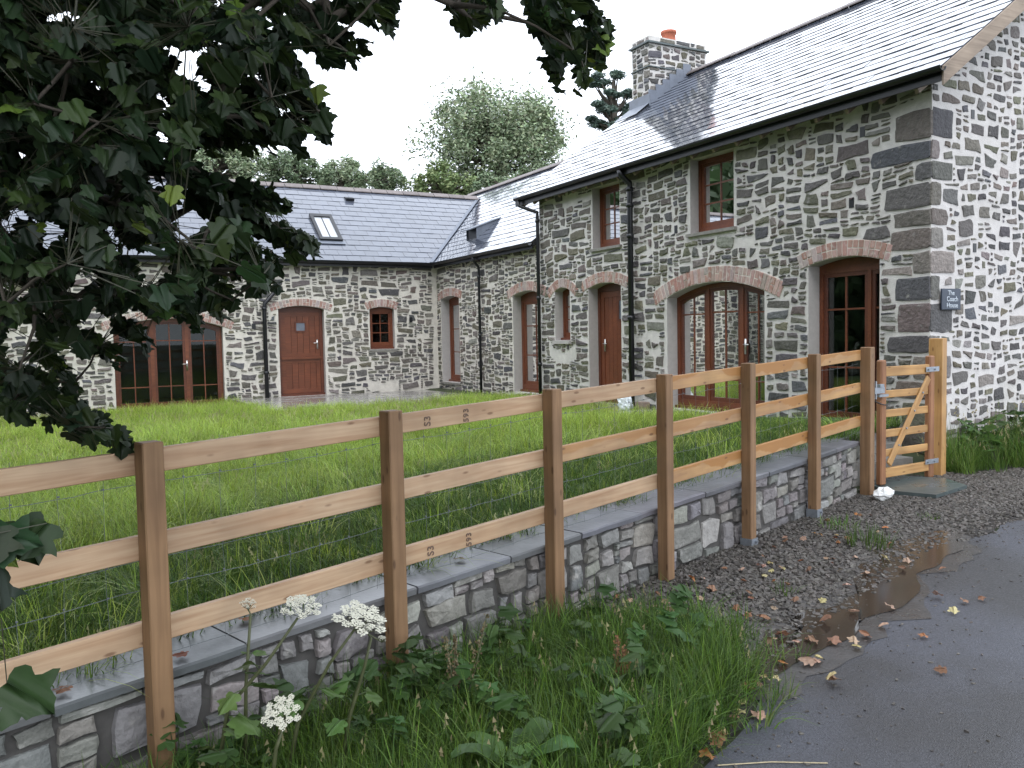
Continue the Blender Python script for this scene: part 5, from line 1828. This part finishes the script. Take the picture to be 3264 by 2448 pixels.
for i in range(len(root_pts), len(nodes)):
    P, pa = nodes[i]; Q = nodes[pa][0]
    r0, r1 = min(.05, .0022 * desc[pa] ** .55 + .001), min(.045, .0022 * desc[i] ** .55 + .001)
    if pa < len(root_pts): r0 = r1 * 1.3
    m_ = (P + Q) / 2 + Vector((r.uniform(-1, 1), r.uniform(-1, 1), r.uniform(-.5, 1))) * (P - Q).length * .08
    b.tube([Q, m_, P], [r0, (r0 + r1) / 2, r1], 5, cap=False)
tag(b.build('branches', [M['bark']], syc, True, col=False), kind='stuff')
LP = Pieces()
pet = MB()
for (P, s, vis) in items:
    if vis: Q = min((n_[0] for n_ in nodes[6:]), key=lambda n_: (n_ - P).length_squared)
    out = (P - SYC_C); out.z = 0; out = out.normalized() if out.length > .1 else Vector((1, 0, 0))
    az = math.atan2(out.y, out.x) + r.gauss(0, 1.0)
    pt = -math.radians(r.uniform(5, 75))
    d = Vector((math.cos(az) * math.cos(pt), math.sin(az) * math.cos(pt), math.sin(pt)))
    nrm = Vector((r.gauss(0, .45), r.gauss(0, .45), 1))
    geo = LEAVES[r.randrange(6)]
    st = P - d * s * .4
    v = place_leaf(geo, st, d, nrm, s)
    col = r.choice(GREEN)
    if r.random() < .014: col = (.14, .22, .035)
    col = vary(col, r, .25, .08)
    ar = s * s * .45 if vis else 0
    zz = d.cross(Vector((0, 0, 1)))
    LP.add(v, geo[1], col, ar, syc, nrm.normalized())
    if vis:
        L = min((Q - st).length, .16)
        e = st + (Q - st).normalized() * L if (Q - st).length > 1e-3 else st
        pet.tube([st, e], .0016, 3, cap=False)
LP.build('leaf', 'foliage', M['leafA'], syc, smooth=True)
M['darkstalk'] = mat('leaf_stalk', (.035, .035, .018), .6, .2, 30)
tag(pet.build('leaf_stalks', [M['darkstalk']], syc, col=False), kind='stuff')

# ------------------------------------------------------------------ trees behind the house
def far_tree(name, label, cx, cy, rx, ry, depth, cols, seed, nclump=34, nleaf=6500, ls=.17, trunk_h=None, conifer=False, group='trees behind the house', extra=()):
    r = random.Random(seed)
    k = depth / (2212 * FPX)
    C_ = unp(cx, cy, depth)
    RX_, RZ_ = rx * k, ry * k
    gz_ = -.6
    base = Vector((C_.x, C_.y, gz_))
    t = empty(name, base, label, 'tree', group)
    clumps = []
    while len(clumps) < nclump:
        q = Vector((r.uniform(-1, 1), r.uniform(-1, 1), r.uniform(-1, 1)))
        if .25 < q.length < 1:
            h = (q.z + 1) / 2
            if q.z < -.2 and r.random() < .4: continue
            clumps.append((C_ + CR * q.x * RX_ * .86 + Vector((CF.x, CF.y, 0)) * q.y * RX_ * .7 + Vector((0, 0, q.z * RZ_ * .86)), r.uniform(.12, .36) * min(RX_, RZ_ * 1.4)))
    b = MB()
    top = C_ + Vector((0, 0, RZ_ * .55))
    low = C_ - Vector((0, 0, RZ_ * .75))
    b.tube([base, base.lerp(low, .5) + Vector((r.uniform(-.2, .2), 0, 0)), low, C_, top], [.30, .25, .2, .12, .03], 8)
    for (c, rad) in clumps:
        a = low.lerp(top, clamp((c.z - low.z) / max(.1, top.z - low.z) * .6))
        m_ = a.lerp(c, .55) + Vector((0, 0, -.08 * (c - a).length))
        b.tube([a, m_, c], [.07, .045, .012], 5, cap=False)
        for _ in range(4):
            e = c + Vector((r.gauss(0, 1), r.gauss(0, 1), r.gauss(0, 1))).normalized() * rad * .9
            b.tube([c, e], [.014, .004], 3, cap=False)
    b.build('trunk', [M['bark']], t, True, col=False)
    v = []; f = []; cc = []
    for _ in range(nleaf):
        c, rad = r.choice(clumps)
        q = Vector((r.gauss(0, 1), r.gauss(0, 1), r.gauss(0, 1))).normalized() * rad * (r.random() ** .45) * r.uniform(.7, 1.25)
        if conifer: q.z *= .45
        p = c + q
        a = Vector((r.gauss(0, 1), r.gauss(0, 1), r.gauss(0, .6))).normalized()
        e = a.orthogonal().normalized(); e.rotate(Matrix.Rotation(r.uniform(0, 6.28), 3, a))
        s = ls * r.uniform(.6, 1.3)
        w = s * (.22 if conifer else .42)
        i = len(v)
        v += [p - a * s * .5, p + e * w * .5, p + a * s * .5, p - e * w * .5]
        f.append((i, i + 1, i + 2, i + 3))
        col = vary(r.choice(cols), r, .22, .08)
        cc += [col] * 4
    o = bpy.data.objects.new('crown', mesh('crown', [p - C_ for p in v], f, [M['leafB']], cc))
    put(o, Matrix.Translation(C_), t)
    return t


ASH_HAZE = [(.245, .305, .185), (.285, .345, .21), (.215, .275, .165), (.31, .36, .235)]  # lightened and greyed so the leaf colour carries the distance haze
DKG_HAZE = [(.16, .215, .125), (.19, .25, .145), (.14, .19, .115)]  # darker trees, paled by the same haze put into the colour
far_tree('ash_tree', 'large airy ash tree rising behind the roof valley', 1072, 312, 186, 132, 38, ASH_HAZE, 1, 90, 30000, .19)
far_tree('shrubby_tree', 'yellow green bushy tree just left of the large ash', 955, 400, 85, 48, 35, [(.17, .225, .09), (.19, .245, .11)], 2, 26, 5500, .17)
far_tree('shrubby_tree', 'low green tree below the large ash by the ridge', 1120, 400, 120, 40, 34, DKG_HAZE + ASH_HAZE[:1], 3, 26, 6000, .17)
far_tree('pine_tree', 'dark pine with flat clumps left of the chimney', 1325, 232, 66, 108, 30, [(.115, .165, .135), (.14, .195, .16), (.09, .135, .11)], 4, 30, 12000, .20, conifer=True)
far_tree('round_tree', 'small round tree on the skyline right of the others', 822, 392, 62, 42, 42, DKG_HAZE + ASH_HAZE[:2], 5, 28, 6500, .17)
far_tree('round_tree', 'pale feathery tree beside the dark skyline tree', 738, 382, 66, 46, 43, ASH_HAZE, 6, 30, 6500, .17)
far_tree('round_tree', 'dense dark green tree above the far roof ridge', 632, 376, 92, 48, 38, DKG_HAZE, 7, 36, 10000, .17)
far_tree('round_tree', 'broad pale tree seen through the sycamore leaves', 470, 352, 120, 76, 36, ASH_HAZE, 8, 44, 13000, .17)
far_tree('round_tree', 'tall pale tree furthest left behind the sycamore', 210, 330, 150, 90, 38, ASH_HAZE, 9, 34, 6500, .18)

# unseen wood added on the left so the window glass reflects dark leaves
r = random.Random(404)
v = []; f = []; cc = []
def wood_leaf(x, y, h):
    z = -1 + h * (r.random() ** .8); s = r.uniform(.35, .75)
    p = Vector((x, y, z)); a = Vector((r.gauss(0, 1), r.gauss(0, 1), r.gauss(0, 1))).normalized(); e = a.orthogonal().normalized()
    i = len(v); v.extend([p - a * s, p + e * s * .6, p + a * s, p - e * s * .6]); f.append((i, i + 1, i + 2, i + 3))
    cc.extend([vary((.05, .085, .035), r, .3)] * 4)
for _ in range(17000):
    y = r.uniform(-14, 44); x = -27 + r.uniform(-5, 5) + 2 * math.sin(y * .3)
    wood_leaf(x, y, 12 + 3 * noise.noise(Vector((x * .1, y * .18, 1))))
o = bpy.data.objects.new('woodland_edge', mesh('woodland_edge', v, f, [M['leafB']], cc)); put(o)
tag(o, 'unseen dense wood added for dark window reflections', 'woodland', kind='stuff')

# ------------------------------------------------------------------ plants on the verge
def hogweed(label, base, joints, heads, seed, leaves=4):
    r = random.Random(seed)
    t = empty('hogweed_plant', base, label, 'plant', 'white flowering plants on the verge')
    b = MB()
    pts = [Vector(base)] + [Vector(j) for j in joints]
    b.tube(pts, [.009 - .004 * i / max(1, len(pts) - 1) for i in range(len(pts))], 7)
    b.build('stem', [M['stalk']], t, True, col=False)
    for (hp_, dia, tilt) in heads:
        hp_ = Vector(hp_)
        b = MB(); bs = MB()
        up = (Vector((0, 0, 1)) + Vector(tilt)).normalized(); e1 = up.orthogonal().normalized(); e2 = up.cross(e1)
        n = 17
        ctr = hp_ - up * dia * .45
        for k in range(n):
            a = k * 2.4; rr = dia * .5 * math.sqrt((k + .4) / n)
            c = hp_ + (e1 * math.cos(a) + e2 * math.sin(a)) * rr - up * (rr * rr / dia * .5) + up * r.uniform(-.006, .006)
            bs.tube([ctr, c], .0012, 3, cap=False)
            ur = dia * .105 * r.uniform(.8, 1.25)
            for q in range(26):
                aa = q * 2.4; r2 = ur * math.sqrt((q + .5) / 26)
                p = c + (e1 * math.cos(aa) + e2 * math.sin(aa)) * r2 + up * (.006 - r2 * .2 + r.uniform(-.003, .004))
                s = ur * .26
                x_ = (e1 * math.cos(aa + .5) + e2 * math.sin(aa + .5)); y_ = up.cross(x_) + up * r.uniform(-.5, .5)
                b.add([p - x_ * s, p + y_ * s, p + x_ * s, p - y_ * s], [(0, 1, 2, 3)])
        u_ = b.build('umbel', [M['umbel']], t, col=False)
        bs.tube([pts[-1], ctr], .0028, 5, cap=False)
        bs.build('umbel_rays', [M['stalk']], u_, col=False)
    for k in range(leaves):
        q = r.uniform(.15, .8) * (len(pts) - 1); i = min(int(q), len(pts) - 2)
        P = pts[i].lerp(pts[i + 1], q - i)
        a = r.uniform(0, 6.28)
        d = Vector((math.cos(a), math.sin(a), r.uniform(-.2, .5)))
        e = P + d.normalized() * .05
        g = LEAVES[r.randrange(6)]
        v = place_leaf(g, e, d + Vector((0, 0, -.5)), Vector((r.gauss(0, .3), r.gauss(0, .3), 1)), r.uniform(.07, .13))
        bb = MB(); bb.add(v, g[1], vary((.085, .15, .04), r)); bb.tube([P, e], .002, 4, cap=False)
        bb.c = bb.c[:len(v)] + [(.07, .11, .04)] * (len(bb.v) - len(v))
        bb.build('leaf', [M['leafA']], t, True)
    return t


def zz7(x, y, dep): return unp(x * .4289, 949 + y * .4289, dep)
def gnd(p): return Vector((p.x, p.y, ground_z(p.x, p.y)))
hogweed('hogweed with the widest white flower head by the second post', gnd(zz7(1430, 1640, 3.25)), [zz7(1500, 1430, 3.2), zz7(1660, 1130, 3.2), zz7(1795, 945, 3.18)], [(zz7(1820, 885, 3.15), .185, (.1, -.4, 0)), (zz7(1925, 1005, 3.2), .03, (0, -.2, 0))], 1, 4)
hogweed('leaning hogweed with a flower head against the lowest rail', gnd(zz7(1060, 1620, 3.2)), [zz7(1150, 1350, 3.15), zz7(1340, 1130, 3.15), zz7(1500, 900, 3.15)], [(zz7(1520, 830, 3.1), .135, (-.1, -.35, 0))], 2, 7)
hogweed('short hogweed with a nodding white head nearest the road', gnd(zz7(1330, 1680, 3.0)), [zz7(1390, 1560, 2.95), zz7(1420, 1470, 2.95)], [(zz7(1415, 1370, 2.9), .13, (-.5, -.6, 0))], 3, 2)
hogweed('thin hogweed with a small flower head between two posts', gnd(zz7(1230, 1600, 3.3)), [zz7(1238, 1250, 3.28), zz7(1262, 880, 3.25)], [(zz7(1250, 825, 3.25), .06, (0, -.2, 0))], 4, 3)
hogweed('budding hogweed stem leaning on the second post', gnd(zz7(1700, 1600, 3.3)), [zz7(1760, 1400, 3.3), zz7(1835, 1150, 3.28), zz7(1870, 1000, 3.26)], [(zz7(1850, 955, 3.25), .04, (0, -.2, 0))], 5, 5)


def dock(label, base, h, seed, tops, col, leaves):
    r = random.Random(seed)
    base = Vector(base)
    t = empty('dock_plant', base, label, 'plant')
    b = MB(); sd = MB()
    for q in range(tops):
        lean = Vector((r.uniform(-.25, .35), r.uniform(-.2, .2), 1)).normalized()
        hh = h * r.uniform(.7, 1.05)
        pts = [base, base + lean * hh * .5 + Vector((r.uniform(-.02, .02), 0, 0)), base + lean * hh]
        b.tube(pts, [.005, .004, .0015], 5)
        for k in range(90):
            tt = r.uniform(.4, 1)
            c = base + lean * hh * tt + Vector((r.gauss(0, 1), r.gauss(0, 1), r.gauss(0, .4))) * .017 * (1.25 - tt)
            s = .006
            a = Vector((r.gauss(0, 1), r.gauss(0, 1), r.gauss(0, 1))).normalized(); e = a.orthogonal()
            sd.add([c - a * s, c + e * s * .8, c + a * s, c - e * s * .8], [(0, 1, 2, 3)], vary(col, r))
    b.build('stem', [M['stalk']], t, True, col=False)
    sd.build('seed_heads', [M['leafB']], t)
    for k in range(leaves):
        a = 6.28 * k / leaves + r.uniform(-.4, .4)
        L = r.uniform(.16, .26); w = L * .24
        bb = MB(); v = []; n = 7
        for i in range(n):
            u = i / (n - 1); z_ = .05 + .55 * L * math.sin(u * 2.1) ; x = L * u
            ww = w * math.sin(math.pi * (.08 + .9 * u)) ** .7
            for sg in (-1, 0, 1):
                v.append(base + Vector((math.cos(a) * x - math.sin(a) * sg * ww, math.sin(a) * x + math.cos(a) * sg * ww, z_ - abs(sg) * -.02 + .008 * math.sin(9 * u + sg))))
        bb.add(v, [(3 * i + j, 3 * i + j + 1, 3 * i + 4 + j, 3 * i + 3 + j) for i in range(n - 1) for j in (0, 1)], vary((.06, .12, .035), r))
        bb.build('leaf', [M['leafA']], t, True)
    return t


dock('tall seeding dock plant before the stone wall', gnd(unp(985, 1440, 3.75)), .50, 3, 4, (.13, .10, .05), 5)
dock('reddish seeding dock at the end of the verge grass', gnd(unp(1330, 1440, 3.9)), .30, 5, 6, (.22, .11, .05), 5)
dock('broad leaved dock low in the verge grass', gnd(unp(1110, 1570, 3.2)), .16, 6, 1, (.12, .11, .05), 6)
dock('tall weed in the grass against the gable wall', gnd(Vector((.95, -.25, 0))), .62, 9, 5, (.07, .12, .04), 7)

# broad leaved weeds through the verge
def weed(seed):
    r = random.Random(seed); b = MB()
    for k in range(9):
        a = r.uniform(0, 6.28); pt = r.uniform(-.5, .6); h = r.uniform(.06, .26)
        P = Vector((r.uniform(-.05, .05), r.uniform(-.05, .05), h))
        g = LEAVES[r.randrange(6)]
        v = place_leaf(g, P, Vector((math.cos(a), math.sin(a), pt)), Vector((r.gauss(0, .3), r.gauss(0, .3), 1)), r.uniform(.05, .09))
        b.add(v, g[1], vary((.06, .12, .032), r)); b.tube([(P.x * .3, P.y * .3, 0), P], .0018, 3, (.06, .09, .03), cap=False)
    return bpy.data.objects.new('weed', mesh('weed', b.v, b.f, [M['grass']], b.c, True))
wa = area_obj('verge_weeds', steps(-9.4, -5.6, .15), steps(-4.4, -1.9, .15), lambda x, y: ground_z(x, y), vok, lambda x, y: .35 + 1.6 * sstep(-.5, -.05, fs(x, y)[1]) * sstep(-6.6, -7.3, x))
scatter('verge_weeds', wa, [weed(i) for i in range(5)], 34, .6, 1.3, 23, 'dens', .2)
tag(wa, 'leafy weeds growing along the bottom of the wall', 'weeds')
wb = area_obj('bank_weeds', steps(-.2, 3.4, .15), steps(-.8, -.02, .15), lambda x, y: ground_z(x, y) + .1, lambda x, y: inpoly(x, y, BANK), lambda x, y: .3 + 1.5 * sstep(0, .4, noise.noise(Vector((x * 1.7, y * 1.7, 4)))))
scatter('bank_weeds', wb, [weed(10 + i) for i in range(4)], 22, .7, 1.7, 29, 'dens', .25)
tag(wb, 'leafy weeds among the grass under the gable', 'weeds')

# ------------------------------------------------------------------ fallen leaves
FALL = [(1610, 1490), (1622, 1500), (1585, 1555), (1600, 1548), (1640, 1490), (1555, 1600), (1547, 1615), (1560, 1592), (1530, 1645), (1575, 1578), (1640, 1555), (1600, 1525), (1655, 1475), (1680, 1475), (1800, 1480), (1790, 1475), (1690, 1440), (1745, 1440), (1760, 1437), (1770, 1430),
        (1850, 1405), (1845, 1395), (1870, 1380), (1800, 1395), (1720, 1395), (1745, 1387), (1760, 1395), (1690, 1380), (1660, 1400), (1905, 1360), (2025, 1295), (2032, 1238), (2085, 1306), (2060, 1330), (1925, 1320), (2031, 1457), (1700, 1270), (1512, 1300), (1565, 1235), (1640, 1228), (1395, 1330), (1410, 1320),
        (1380, 1345), (1440, 1310), (1330, 1300), (1350, 1330), (1500, 1265), (1540, 1280), (1470, 1290), (1480, 1340), (1620, 1290), (1590, 1325), (1655, 1345), (1290, 1322), (1745, 1240), (1830, 1270), (1845, 1330), (1960, 1220), (1915, 1215), (1870, 1245), (1050, 1580), (1075, 1570), (985, 1590), (1780, 1350), (2120, 1300), (1995, 1380), (1950, 1235), (1360, 1305), (1450, 1330), (1425, 1295)]
_rf = random.Random(55)
for _ in range(46):
    s_ = _rf.uniform(2.6, 6.0); P_ = fw(s_, -_rf.uniform(.15, 1.15) * (1.25 - s_ * .1))
    q_ = project((P_.x, P_.y, ground_z(P_.x, P_.y)))
    if q_ and 0 < q_[0] < 1 and q_[1] < .75: FALL.append((q_[0] * 2212, q_[1] * 2212))
DEADC = {'brown': [(.24, .115, .06), (.20, .10, .055), (.28, .15, .09)], 'orange': [(.42, .19, .05), (.38, .15, .05)], 'pale yellow': [(.48, .40, .20), (.44, .36, .16)], 'pinkish tan': [(.42, .27, .19), (.38, .25, .18)]}
r = random.Random(90)
zones = {}
for i, (x, y) in enumerate(FALL):
    z_ = -.62
    for _ in range(8):
        dn = (CF + CR * ((x / 2212 - .5) / FPX) - CU * ((y / 2212 - .375) / FPX))
        P = CAMP + dn * ((z_ - CAMP.z) / dn.z); z_ = ground_z(P.x, P.y)
    kind = r.choices(list(DEADC), (.42, .16, .17, .25))[0]
    col = vary(r.choice(DEADC[kind]), r, .15)
    g = LEAVES[r.randrange(6)]
    s = r.uniform(.036, .068) if i < 70 else r.uniform(.028, .048)
    a = r.uniform(0, 6.28); up = Vector((r.gauss(0, .35), r.gauss(0, .35), 1)).normalized()
    d = Vector((math.cos(a), math.sin(a), 0)); d = (d - up * d.dot(up)).normalized(); e = up.cross(d)
    P = Vector((P.x, P.y, z_))
    v = [d * (p[0] - .45) * s + e * p[1] * s + up * (p[2] * s * 1.6) for p in g[0]]
    lo = min(q.z for q in v)
    b = MB(); b.add([q + P + Vector((0, 0, -lo + .014)) for q in v], g[1], col)
    o = b.build('fallen_leaf', [M['dead']], None, True)
    zone = 'on the verge grass' if vok(P.x, P.y) else 'on the wet tarmac' if P.y < min(edge_r, key=lambda q: abs(q[0] - P.x))[1] else 'on the slate chippings'
    tag(o, '%s curled leaf fallen %s' % (kind, zone), 'leaf', '%s leaves %s' % (kind, zone))
# a pale straw on the tarmac
b = MB(); p0, p1 = Vector((-6.38, -3.60, 0)), Vector((-6.02, -3.82, 0))
for p in (p0, p1): p.z = ground_z(p.x, p.y) + .008
b.tube([p0, p0.lerp(p1, .5) + Vector((.01, .015, 0)), p1], .0025, 5)
M['straw'] = mat('dry_straw', (.45, .38, .24), .7, .2, 30)
tag(subm(b, 'straw', 'straw', None), 'long pale straw lying on the tarmac edge', 'straw')
# leaves and litter on the coping
for (s_, off, lab, col) in ((-.30, .15, 'brown leaf on the coping left of the first post', (.22, .10, .05)), (.14, .13, 'dark red leaf on the coping right of the first post', (.20, .07, .04)), (.52, .30, 'rusty leaf at the back of the coping', (.26, .11, .05)), (1.75, .22, 'dry leaf on the coping near the third post', (.16, .11, .06))):
    g = LEAVES[1]; P = fw(s_, off, cop_z(s_) + .012)
    a = r.uniform(0, 6.28); v = [P + Vector((math.cos(a) * (p[0] - .45) - math.sin(a) * p[1], math.sin(a) * (p[0] - .45) + math.cos(a) * p[1], p[2] + .25)) * 0 + Vector(((math.cos(a) * (p[0] - .45) - math.sin(a) * p[1]) * .06, (math.sin(a) * (p[0] - .45) + math.cos(a) * p[1]) * .06, (p[2] + .25) * .05)) for p in g[0]]
    b = MB(); b.add(v, g[1], col); tag(b.build('fallen_leaf', [M['dead']], None, True), lab, 'leaf', 'leaves on the coping')
